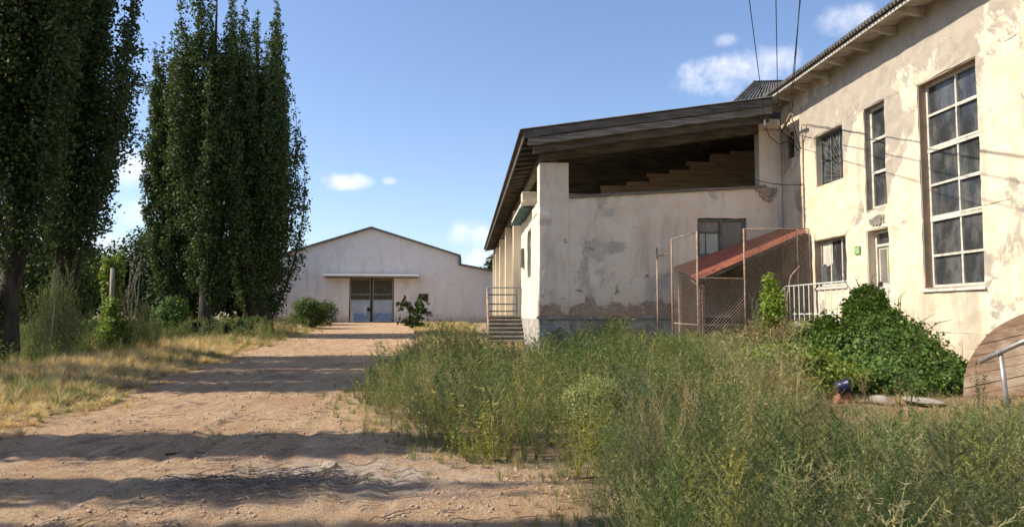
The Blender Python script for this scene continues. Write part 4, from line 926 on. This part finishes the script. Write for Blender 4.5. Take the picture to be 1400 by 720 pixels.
# ------------------------------------------------------------------ big vine bush by the door
def vine_bush():
    r = np.random.default_rng(77); rt = root('vine_bush', 'large mound of dense green vine against the cream wall below the door', 'shrub', (8.7, 15.2, .4)); bl = []
    spine = [(9.35, 16.5, 1.9, .38, .5, .42), (9.3, 16.7, 1.6, .5, .7, .5), (9.2, 16.1, 1.4, .55, .8, .6), (8.9, 15.3, 1.05, .8, 1.0, .6), (8.8, 14.5, .85, .9, 1.0, .55), (8.5, 13.6, .6, .9, .9, .4), (8.2, 15.8, .75, .8, 1.0, .6), (7.9, 14.6, .5, .7, 1.0, .45), (8.6, 17.2, .95, .7, .8, .7), (8.1, 17.4, .5, .7, .9, .6), (8.9, 12.7, .45, .7, .7, .35), (7.7, 13.2, .35, .7, .8, .4), (8.2, 12.4, .35, .6, .6, .3), (7.4, 15.6, .4, .6, .8, .5)]
    for (x, y, z, a, b, c) in spine:
        bl.append((x, y, z, a, b, c))
        for k in range(15):
            d = r.normal(size=3); d /= np.linalg.norm(d); s = r.uniform(.12, .34); bl.append((x + d[0] * a * .85, y + d[1] * b * .85, z + abs(d[2]) * c * .8, a * s, b * s, c * s))
    B = [b if b[0] + b[3] * .6 < XF else (XF - .35, *b[1:]) for b in bl]
    V, F = blob_foliage(B, 52000, .07, r, .3); npmesh('foliage', V, F, M['vine_leaf'], rt)
    # a dense leafy core so that no wall shows through
    V, F = blob_foliage([(a, b, c, d * .8, e * .8, f * .8) for (a, b, c, d, e, f) in spine], 14000, .13, r, .2); npmesh('inner_foliage', V, F, M['vine_leaf'], rt)
    mb = MB()
    for k in range(60):
        b = B[r.integers(len(B))]; p = Vector((b[0], b[1], b[2])); d = Vector((r.normal() * .5, r.normal() * .5, r.uniform(.4, 1))).normalized(); L = r.uniform(.3, .7)
        mb.tube([(8.7, 15.2, .35), (b[0], b[1], gzf(b[0], b[1]) + .05), p, p + d * L, p + d * L * 1.35 + Vector((.1, 0, -.05))], [.02, .016, .012, .008, .003], 5, False)
    mb.build('stem', M['bark'], rt)
vine_bush()
shrub('climbing_vine', 'bright vine curling up the white railing beside the cage', 'plant', 9.0, 20.9, .9, 2.4, 2600, .095, M['bright_leaf'], 161, nb=12, shell=.2)
shrub('climbing_vine', 'yellow-green vine sprawling in front of the rubble and cage', 'plant', 5.9, 13.0, 2.3, .95, 7000, .085, M['bush_leaf2'], 162, nb=24, depth=1.6, shell=.3)
shrub('pale_round_shrub', 'small rounded pale green shrub at the edge of the bare dirt', 'shrub', 1.45, 8.3, .72, .85, 15000, .022, M['pale_weed'], 163, nb=22, shell=.3)

# ------------------------------------------------------------------ rubble, bucket
def rock(name, label, x, y, s, seed, mat, cat='stone', sz=.6, group=None, lift=0):
    bm = bmesh.new(); bmesh.ops.create_icosphere(bm, subdivisions=3, radius=1); r = random.Random(seed); o1 = [Vector((r.uniform(-1, 1), r.uniform(-1, 1), r.uniform(-1, 1))).normalized() for _ in range(9)]; hs = [r.uniform(.55, .9) for _ in o1]
    for v in bm.verts:
        for d, h in zip(o1, hs):
            q = v.co.dot(d)
            if q > h: v.co -= d * (q - h)
        v.co *= s; v.co.z *= sz; v.co += Vector((r.uniform(-1, 1),) * 3) * s * .015
    me = bpy.data.meshes.new(name); bm.to_mesh(me); bm.free(); me.materials.append(mat); o = bpy.data.objects.new(name, me); COL.objects.link(o); o.location = (x, y, gzf(x, y) + s * sz * .35 + lift); o.rotation_euler = (r.uniform(-.2, .2), r.uniform(-.2, .2), r.uniform(0, 6)); tag(o, label, cat, group); return o
rock('stone', 'pale stone beside the white railing under the vine', 9.1, 19.6, .42, 1, M['stone'], group='stones and rubble by the vine')
rock('stone', 'reddish broken lump beneath the dark blue bucket', 6.25, 11.9, .22, 2, M['brick'], 'rubble', .7, 'stones and rubble by the vine')
rock('stone', 'flattish grey lump right of the bucket in the rubble', 6.75, 11.6, .22, 3, M['concrete'], 'rubble', .45, 'stones and rubble by the vine')
rock('stone', 'flat grey-brown slab in front of the vine mound', 7.4, 11.5, .36, 4, M['concrete'], 'rubble', .22, 'stones and rubble by the vine')
rock('stone', 'whitish stone lying on the ash patch in the dirt', -1.30, 7.45, .085, 5, M['stone'], sz=.7)
rock('stone', 'small dark stone right of the whitish one on the ash patch', -1.05, 7.2, .05, 6, M['concrete'], sz=.7)
bk = root('bucket', 'dark blue enamel bucket lying in the rubble before the vine', 'bucket', (6.15, 11.75, .45))
mb = MB(); n = 20; ax = Vector((.75, -.35, .25)).normalized(); a_ = ax.orthogonal().normalized(); b_ = ax.cross(a_); c0 = Vector((6.05, 11.8, .40))
for (l, r_) in ((0, .08), (0, .09), (.12, .105), (.22, .115), (.23, .122), (.22, .108), (.02, .08), (.02, .0)):
    for j in range(n): t = 2 * math.pi * j / n; mb.v.append(tuple(c0 + ax * l + (a_ * math.cos(t) + b_ * math.sin(t)) * r_))
mb.f += [(i * n + j, i * n + (j + 1) % n, (i + 1) * n + (j + 1) % n, (i + 1) * n + j) for i in range(7) for j in range(n)]; mb.f.append(tuple(range(n))[::-1]); mb.build('body', M['blue_plastic'], bk, smooth=True)
mb = MB(); mb.tube([c0 + ax * .22 + a_ * .118, c0 + ax * .28 + a_ * .08 + b_ * .08, c0 + ax * .29 + b_ * .11, c0 + ax * .28 - a_ * .08 + b_ * .08, c0 + ax * .22 - a_ * .118], .005, 5); mb.build('handle', M['galv'], bk)

# ------------------------------------------------------------------ weeds: plants built as triangle soup, merged into one ground-cover object
def tri_leaf(P, D, L, W, r):
    """triangles at P pointing along D"""
    n = len(P); s = unit(np.cross(D, r.normal(size=(n, 3)))); L = np.asarray(L).reshape(-1, 1); W = np.asarray(W).reshape(-1, 1)
    return np.stack([P - s * W / 2, P + s * W / 2, P + D * L], 1)
def stem_tris(pts, w, r):
    pts = np.asarray(pts); out = []
    for i in range(len(pts) - 1):
        d = pts[i + 1] - pts[i]; s = np.cross(d, r.normal(size=3)); s = s / (np.linalg.norm(s) + 1e-9); wi = w * (1 - i / len(pts)); wj = w * (1 - (i + 1) / len(pts)) + .0006
        out += [[pts[i] - s * wi, pts[i] + s * wi, pts[i + 1] + s * wj], [pts[i] - s * wi, pts[i + 1] + s * wj, pts[i + 1] - s * wj]]
    return out
def proto_feather(r, nb=24, nl=15, lf=.028, lw=.007, spread=.42):
    T = []; lean = r.normal(size=2) * .08; main = np.array([[lean[0] * t, lean[1] * t, t] for t in np.linspace(0, 1, 6)]); T += stem_tris(main, .006, r); PL = []; DL = []; LL = []
    for k in range(nb):
        t = .06 + .88 * k / nb; a = k * 2.4 + r.normal() * .3; up = r.uniform(.6, 1.4); d = np.array([math.cos(a), math.sin(a), up]); d /= np.linalg.norm(d); L = spread * (1.05 - .75 * t) * r.uniform(.7, 1.25)
        b0 = np.array([lean[0] * t, lean[1] * t, t]); mid = b0 + d * L * .55; tip = b0 + d * L * .95 + np.array([0, 0, L * .22]); T += stem_tris([b0, mid, tip], .003, r)
        q = r.uniform(.15, 1.0, nl)[:, None]; p = np.where(q < .55, b0 + (mid - b0) * q / .55, mid + (tip - mid) * (q - .55) / .45); PL.append(p); DL.append(unit(d * .8 + r.normal(size=(nl, 3)) * .75)); LL.append(np.full(nl, lf) * r.uniform(.6, 1.3, nl))
    P = np.vstack(PL); L = np.concatenate(LL); T = np.array(T); return np.concatenate([T, tri_leaf(P, np.vstack(DL), L, L * lw / lf, r)])
def proto_wisp(r, ns=9, nl=34, lf=.02):
    T = []; Q = []
    for k in range(ns):
        a = r.uniform(0, 6.28); le = r.uniform(.1, .5); h = r.uniform(.65, 1.1); t = np.linspace(0, 1, 6)[:, None]; pts = np.hstack([math.cos(a) * le * t ** 1.5, math.sin(a) * le * t ** 1.5, h * t]) + r.normal(size=(6, 3)) * .012; T += stem_tris(pts, .0038, r)
        for j in range(4):
            i = r.integers(2, 5); d = unit(r.normal(size=(1, 3)) + np.array([[0, 0, 1.2]]))[0]; L = r.uniform(.1, .22); T += stem_tris([pts[i], pts[i] + d * L], .002, r); q = r.random((nl // 4, 1)); p = pts[i] + d * L * q; Q.append(p + r.normal(size=p.shape) * .008)
        q = r.uniform(.2, 1, nl // 2) * 4.999; i = q.astype(int); f = (q - i)[:, None]; Q.append(pts[i] * (1 - f) + pts[i + 1] * f + r.normal(size=(nl // 2, 3)) * .012)
    P = np.vstack(Q); n = len(P); return np.concatenate([np.array(T), tri_leaf(P, unit(r.normal(size=(n, 3)) + np.array([0, 0, .4])), r.uniform(.6, 1.5, n) * lf, r.uniform(.6, 1.3, n) * lf * .4, r)])
def proto_leafy(r, nl=130, lf=.07):
    T = []; Q = []; D = []
    for k in range(5):
        a = r.uniform(0, 6.28); le = r.uniform(0, .28); t = np.linspace(0, 1, 5)[:, None]; pts = np.hstack([math.cos(a) * le * t, math.sin(a) * le * t, r.uniform(.7, 1.05) * t]); T += stem_tris(pts, .006, r)
        q = r.uniform(.05, 1, nl // 5) * 3.999; i = q.astype(int); f = (q - i)[:, None]; Q.append(pts[i] * (1 - f) + pts[i + 1] * f); D.append(unit(r.normal(size=(nl // 5, 3)) * np.array([1, 1, .4]) + np.array([0, 0, .25])))
    P = np.vstack(Q); D = np.vstack(D); n = len(P); L = r.uniform(.5, 1.2, n) * lf; out = tri_leaf(P, D, L, L * .4, r); out2 = tri_leaf(P + D * L[:, None], -D * .6, L, L * .3, r)
    return np.concatenate([np.array(T), out, out2])
def proto_tuft(r, n=55, h=1.0):
    a = r.uniform(0, 6.28, n); le = r.uniform(.05, .55, n); hh = r.uniform(.5, 1.05, n) * h; b = np.stack([r.normal(size=n) * .04, r.normal(size=n) * .04, np.zeros(n)], 1); m = b + np.stack([np.cos(a) * le * .35, np.sin(a) * le * .35, hh * .6], 1); tp = b + np.stack([np.cos(a) * le, np.sin(a) * le, hh], 1)
    s = np.stack([-np.sin(a), np.cos(a), np.zeros(n)], 1) * r.uniform(.004, .008, (n, 1)); return np.concatenate([np.stack([b - s, b + s, m + s * .8], 1), np.stack([b - s, m + s * .8, m - s * .8], 1), np.stack([m - s * .8, m + s * .8, tp], 1)])
def scatter(items):
    """items: list of (proto (n,3,3), x, y, scale_h, scale_w, rot, colour)"""
    VV = []; TT = []
    for (p, x, y, sh, sw, rz, c) in items:
        cs, sn = math.cos(rz), math.sin(rz); X = p[..., 0] * cs - p[..., 1] * sn; Y = p[..., 0] * sn + p[..., 1] * cs
        q = np.stack([X * sw + x, Y * sw + y, p[..., 2] * sh + gz(x, y) - .02], -1).reshape(-1, 3); VV.append(q); TT.append(np.tile(np.array(c, np.float32), (len(q), 1)))
    return np.vstack(VV), np.vstack(TT)
wr_ = np.random.default_rng(99)
NEARF = [proto_feather(wr_, 32, 26, .027, .006) for _ in range(5)]; MIDF = [proto_feather(wr_, 24, 15, .042, .011) for _ in range(5)]; FARF = [proto_feather(wr_, 20, 8, .07, .022) for _ in range(4)]
WISP = [proto_wisp(wr_) for _ in range(5)]; WISPF = [proto_wisp(wr_, 8, 24, .035) for _ in range(3)]; LEAFY = [proto_leafy(wr_) for _ in range(4)]; TUFT = [proto_tuft(wr_) for _ in range(5)]; TUFTD = [proto_tuft(wr_, 26) for _ in range(4)]
GREEN = [(.12, .17, .05), (.15, .19, .06), (.11, .155, .06), (.19, .21, .075)]; BLUE = [(.13, .17, .10), (.15, .18, .11)]; OLIVE = [(.24, .23, .10), (.29, .26, .13)]; RUST = [(.34, .23, .13), (.30, .21, .13)]; YEL = [(.33, .30, .07), (.26, .28, .06)]; STRAW = [(.60, .45, .25), (.52, .37, .20), (.66, .52, .31)]
def blocked(x, y):
    if y > 23.2 and x > 2.2: return True
    if x > 10.3 or (x > 9.2 and y > 17): return True
    if x > 7.9 and 10.6 < y < 14: return True
    if .8 < x < 2.6 and y > 29.2: return True
    if 7.2 < x and 12.5 < y < 18.5 and x > 7.2 + .0: return True
    if (x - 1.45) ** 2 + (y - 8.3) ** 2 < .08: return True
    if (x - 5.9) ** 2 / 1.2 + (y - 13) ** 2 / .6 < 1: return True
    return False
items = []; step = .27
for iy in range(int((30 - 2.6) / step)):
    for ix in range(int(13 / step)):
        x = -2.6 + (ix + wr_.random()) * step; y = 2.6 + (iy + wr_.random()) * step
        if y > 12 and wr_.random() < .25: continue
        if blocked(x, y): continue
        e = x - float(right_edge(np.array(y)));
        if e < 0: continue
        if x > .75 * y + 1.6: continue
        nzv = float(fbm(x, y, 2.2, 20, 3)); nz2_ = float(fbm(x, y, 1.3, 31, 2)); nz3 = float(fbm(x, y, 3.5, 44, 2))
        h = (.95 if y > 7 else .80) * (.45 + 1.15 * nzv) * wr_.uniform(.75, 1.12) * min(1, .6 + e * .8); 
        rub = math.exp(-((x - 7.0) / 1.5) ** 2 - ((y - 10.6) / 1.7) ** 2); h *= 1 - .72 * rub
        if y > 23.2: h *= .5
        if x > 5 and y > 12: h *= .85
        if y > 16 and x < 2.4: h *= .62
        uu = x / y
        if uu > .46: cap = max(.10, 1.68 - .148 * y + .5 * (nz2_ - .5) - .013 * y); h = h + (min(h, cap) - h) * min(1, (uu - .46) / .06)
        if wr_.random() < .55 * rub + (.12 if y > 12 else 0): continue
        green = 1 if (1.0 < x < 4.2 and 10 < y < 19) else 0
        P = FARF if y > 15 else MIDF if y > 8.5 else NEARF
        u = wr_.random(); sw = h * wr_.uniform(.8, 1.5)
        if rub > .62 or y > 23.2: c = STRAW if u < .55 else OLIVE; pr_ = TUFTD if u < .5 else WISP
        elif green and u < .8: c = GREEN; pr_ = P; 
        elif nz3 > .6 and y > 7.5: c = RUST if u < .35 else OLIVE; pr_ = WISP if (u < .35 and y < 14) else P
        elif nz3 < .5 and y < 10: c = BLUE if u < .55 else GREEN; pr_ = P
        else: c = OLIVE if u < (.38 if y > 9 else .27) else GREEN if u < .92 else YEL; pr_ = P if u < .68 else (WISP if y < 14 else WISPF)
        if (u > .96) or (float(fbm(x, y, .9, 71, 2)) > .66 and u < .6): pr_ = LEAFY; h *= .8; c = GREEN if c is STRAW or c is RUST else c
        if y < 5.2: pr_ = NEARF
        if float(fbm(x, y, 1.0, 83, 2)) < .33 and y < 14 and wr_.random() < .75: continue
        cc = np.array(c[wr_.integers(len(c))]) * wr_.uniform(.8, 1.2)
        items.append((pr_[wr_.integers(len(pr_))], x, y, h, sw, wr_.uniform(0, 6.28), cc))
# fringe of grass tufts under and before the weeds
for k in range(2600):
    y = 2.8 + 27 * wr_.random() ** 1.3; e = float(right_edge(np.array(y))); x = e + wr_.normal() * .35 + (wr_.random() ** 2) * 7 * (wr_.random() < .7)
    if blocked(x, y) or x > .75 * y + 1.6: continue
    c = GREEN + OLIVE + STRAW[:2] + YEL[:1]; items.append((TUFTD[wr_.integers(4)], x, y, wr_.uniform(.05, .2), wr_.uniform(.12, .32), wr_.uniform(0, 6.28), np.array(c[wr_.integers(len(c))])))
for k in range(420):       # denser bushy plants in the near right corner
    y = wr_.uniform(4.0, 7.6); x = wr_.uniform(max(1.0, .18 * y), .72 * y + .4)
    if x < float(right_edge(np.array(y))) + .1: continue
    c = (GREEN + BLUE + OLIVE + OLIVE)[wr_.integers(10)]; hh = wr_.uniform(.25, .6); items.append((NEARF[wr_.integers(5)], x, y, hh, hh * 1.5, wr_.uniform(0, 6.28), np.array(c)))
for k in range(80):       # dead stalks poking out of the green
    y = wr_.uniform(6.5, 14); x = wr_.uniform(float(right_edge(np.array(y))) + .3, .62 * y)
    if blocked(x, y): continue
    items.append((WISP[wr_.integers(5)], x, y, wr_.uniform(.6, 1.05) * (.6 if x / y > .46 else 1), wr_.uniform(.3, .6), wr_.uniform(0, 6.28), np.array(STRAW[wr_.integers(3)]) * .8))
for k in range(1500):      # straw fringe and litter along the track edges
    y = 4.5 + 24 * wr_.random() ** 1.5; sd_ = wr_.random() < .5; x = (float(left_edge(np.array(y))) + abs(wr_.normal()) * .5) if sd_ else (float(right_edge(np.array(y))) - abs(wr_.normal()) * .3)
    items.append((TUFTD[wr_.integers(4)], x, y, wr_.uniform(.02, .07), wr_.uniform(.1, .25), wr_.uniform(0, 6.28), np.array(STRAW[wr_.integers(3)]) * wr_.uniform(.7, 1)))
for k in range(700):       # dry stubble round the rubble
    x = wr_.uniform(5.6, 9.2); y = wr_.uniform(8.3, 12.0)
    items.append(((TUFTD + WISP)[wr_.integers(9)], x, y, wr_.uniform(.05, .24), wr_.uniform(.15, .4), wr_.uniform(0, 6.28), np.array((STRAW + OLIVE)[wr_.integers(5)]) * wr_.uniform(.6, 1)))
# yellow-green leafy clump at the tip of the field
for k in range(10): items.append((LEAFY[k % 4], -.05 + wr_.normal() * .22, 7.75 + wr_.normal() * .12, wr_.uniform(.25, .5), .4, k, np.array((.30, .30, .06))))
V, T = scatter(items); o = npmesh('weeds', V, np.arange(len(V)).reshape(-1, 3), M['weed'], tint=T); tag(o, 'tall tangled green and rusty weeds covering the ground before the buildings', 'weeds', kind='stuff')
print('weed tris', len(V) // 3)

# dry grass on the left verge and around
items = []
for k in range(15000):
    y = 4 + 62 * wr_.random() ** 1.55; le = float(left_edge(np.array(y)))
    x = le - (wr_.random() ** 1.25) * (3.0 + y * .42) + wr_.normal() * .25
    if x < -.52 * y - 6: continue
    d = le - x; g = float(fbm(x, y, 4, 50, 2)); green = sst(d, 2.2, 4.5) * .75 + (g - .5) * 1.6 + (.25 if y > 28 else 0)
    u = wr_.random()
    if u < green: c = GREEN[wr_.integers(4)] if wr_.random() < .6 else OLIVE[wr_.integers(2)]
    else: c = STRAW[wr_.integers(3)]
    h = wr_.uniform(.14, .42) * min(1, .35 + max(0, d) * .5) * (1 + .012 * y)
    items.append(((TUFT if y < 30 else TUFTD)[wr_.integers(4)], x, y, h, wr_.uniform(.3, .55) * (1 + .02 * y), wr_.uniform(0, 6.28), np.array(c) * wr_.uniform(.75, 1.2)))
for k in range(2600):      # between track and steps, and along the warehouse
    y = 30 + 37 * wr_.random(); x = float(right_edge(np.array(y))) + wr_.random() ** 1.2 * (3.0 if y < 34 else 5.0) - .2
    if x > .7 and y > 29: continue
    c = (STRAW + STRAW + OLIVE + GREEN)[wr_.integers(12)]; items.append((TUFTD[wr_.integers(4)], x, y, wr_.uniform(.1, .3), wr_.uniform(.4, .8), wr_.uniform(0, 6.28), np.array(c)))
for k in range(700):       # undergrowth below the trees
    y = wr_.uniform(17, 36); x = -10.2 - .07 * (y - 20) - wr_.random() ** 1.3 * 7; c = (GREEN + GREEN + OLIVE)[wr_.integers(10)]; items.append(((FARF + WISPF + LEAFY)[wr_.integers(11)], x, y, wr_.uniform(.35, 1.0), wr_.uniform(.5, 1.0), wr_.uniform(0, 6.28), np.array(c) * wr_.uniform(.7, 1.2)))
for k in range(260):       # weeds in front of the shrubs near the far clump
    y = wr_.uniform(29, 46); x = -(.24 * y) - wr_.random() * 5 + wr_.normal(); c = (GREEN + OLIVE)[wr_.integers(6)]; items.append((FARF[wr_.integers(4)], x, y, wr_.uniform(.5, 1.15), wr_.uniform(.6, 1.0), wr_.uniform(0, 6.28), np.array(c)))
for k in range(150):       # small green patches on the dirt
    cx, cy = [(-2.6, 9.4), (-1.9, 12.2), (-1.2, 14.8), (-.9, 7.2), (-5.0, 17.5)][wr_.integers(5)]; items.append((TUFTD[wr_.integers(4)], cx + wr_.normal() * .45, cy + wr_.normal() * .3, wr_.uniform(.04, .1), wr_.uniform(.12, .25), wr_.uniform(0, 6.28), np.array(GREEN[wr_.integers(4)])))
V, T = scatter(items); o = npmesh('dry_grass', V, np.arange(len(V)).reshape(-1, 3), M['weed'], tint=T); tag(o, 'dry golden and green grass along the verge of the dirt track', 'grass', kind='stuff')
print('grass tris', len(V) // 3)
# a lone thistle on the verge, tall seedy stems on the right
def lone(name, label, x, y, h, protos, c, n=3, s=.6):
    rt = root(name, label, 'plant', (x, y, gzf(x, y))); V, T = scatter([(protos[i % len(protos)], x + wr_.normal() * .05, y + wr_.normal() * .05, h * wr_.uniform(.8, 1), s * h, i * 2.0, np.array(c)) for i in range(n)]); npmesh('foliage', V, np.arange(len(V)).reshape(-1, 3), M['weed'], rt, tint=T)
lone('thistle', 'lone dark spiky weed standing in the dry verge grass', -7.2, 16.3, .75, MIDF, (.11, .12, .05), 2, .35)
def feathery(label, x, y, h, w, n, c):
    rt = root('feathery_bush', label, 'shrub', (x, y, gzf(x, y)))
    it = []
    for i in range(n):
        a = wr_.uniform(0, 6.28); q = w * math.sqrt(wr_.random()); hh = h * (1 - .55 * (q / w) ** 2) * wr_.uniform(.65, 1.08); it.append((MIDF[i % 5], x + q * math.cos(a), y + q * math.sin(a), hh, hh * wr_.uniform(.45, .8), wr_.uniform(0, 6.28), np.array(c) * wr_.uniform(.7, 1.25)))
    V, T = scatter(it); npmesh('foliage', V, np.arange(len(V)).reshape(-1, 3), M['weed'], rt, tint=T)
feathery('dull feathery bush between the two near poplar trunks', -11.5, 21.6, 2.7, .75, 46, (.13, .145, .07))
feathery('dull feathery bush right of the thick near poplar trunk', -10.6, 24.6, 2.3, .8, 44, (.11, .125, .06))
feathery('wide feathery bush farther back, left of the dead sapling', -14.2, 27.5, 1.9, 1.2, 60, (.10, .13, .055))
lone('tall_weed', 'tall leafy weed stalk left of the pipe handrail', 5.55, 9.0, 1.15, LEAFY, (.10, .13, .05), 3, .4)
lone('tall_weed', 'tall leafy weed stalk in front of the round wooden disc', 6.3, 8.8, 1.0, LEAFY, (.11, .13, .06), 2, .4)
lone('tall_weed', 'branching pale weed standing in front of the chain-link mesh', 8.3, 20.6, 1.9, WISPF, (.22, .25, .12), 2, .45)

# ------------------------------------------------------------------ clods and pebbles on the dirt, dry twigs
def clods():
    r = np.random.default_rng(8); n = 40000; y = 4.2 + 30 * r.random(n) ** 2.2; x = r.uniform(-1, 1, n) * (2 + y * .45) - 2.0
    ok = road_mask(x, y) > .3; cl = fbm(x, y, 1.1, 60, 3) > .47; ok &= cl; x = x[ok]; y = y[ok]; n = len(x); s = .004 + .016 * r.random(n) ** 5 + .0004 * y; base = np.array([[1, 0, 0], [-1, 0, 0], [0, 1, 0], [0, -1, 0], [0, 0, 1], [0, 0, -1]], float)
    V = base[None] * (s[:, None, None] * r.uniform(.6, 1.4, (n, 6, 1))); V[..., 2] *= .7; V += np.stack([x, y, gz(x, y) + s * .3], 1)[:, None]
    f = np.array([[0, 2, 4], [2, 1, 4], [1, 3, 4], [3, 0, 4], [2, 0, 5], [1, 2, 5], [3, 1, 5], [0, 3, 5]]); F = (f[None] + 6 * np.arange(n)[:, None, None]).reshape(-1, 3)
    M['clod'] = basic('dirt_clod', (.40, .26, .175), (.52, .40, .30), 30, .95, 0); tag(npmesh('clods', V.reshape(-1, 3), F, M['clod']), 'small clods and pebbles scattered over the dirt track', 'pebbles', kind='stuff')
clods()
def twigs():
    r = np.random.default_rng(18); mb = MB()
    def tw(x, y, L, rad, zoff=0):
        a = r.uniform(0, 6.28) if r.random() < .4 else r.normal() * .5; d = Vector((math.cos(a), math.sin(a), 0)); p = Vector((x, y, 0)); pts = []
        for q in range(4): w = p + d * L * (q / 3) + Vector((r.normal(), r.normal(), 0)) * L * .05; pts.append((w.x, w.y, gzf(w.x, w.y) + rad + zoff + .012 + abs(r.normal()) * .008))
        mb.tube(pts, [rad, rad, rad * .8, rad * .4], 4, False)
    for k in range(900): tw(-1.75 + r.normal() * .55, 6.75 + r.normal() * .28, r.uniform(.06, .26), r.uniform(.0015, .005), r.uniform(0, .05))
    for k in range(420):
        y = 5 + 9 * r.random() ** 1.6; x = r.uniform(-1, 1) * y * .5 - 1.5
        if road_mask(x, y) > .4: tw(x, y, r.uniform(.05, .35), r.uniform(.002, .006))
    for k in range(160): tw(.9 + r.normal() * .5, 6.5 + r.normal() * .6, r.uniform(.04, .14), r.uniform(.0015, .004))
    tag(mb.build('twigs', M['twig'], None), 'dry twigs and plant litter heaped and strewn on the dirt', 'twigs', kind='stuff')
twigs()
for (x, y, a, L, l) in ((-2.5, 6.9, .5, .45, 'dark forked twig on the dirt left of the twig heap'), (-3.2, 8.3, .2, .4, 'thin stick lying on the shaded dirt'), (1.0, 6.75, .1, .4, 'brown stick on sunlit dirt beside the weeds')):
    d = Vector((math.cos(a), math.sin(a), 0)); p = Vector((x, y, gzf(x, y) + .02)); mb = MB(); mb.tube([p, p + d * L * .5 + Vector((0, .03, .01)), p + d * L], [.012, .009, .004], 6); mb.tube([p + d * L * .4, p + d * L * .55 + Vector((.02, .12, .02))], [.007, .003], 5); o = mb.build('stick', M['bark'], None, smooth=True); tag(o, l, 'stick', 'sticks on the dirt')
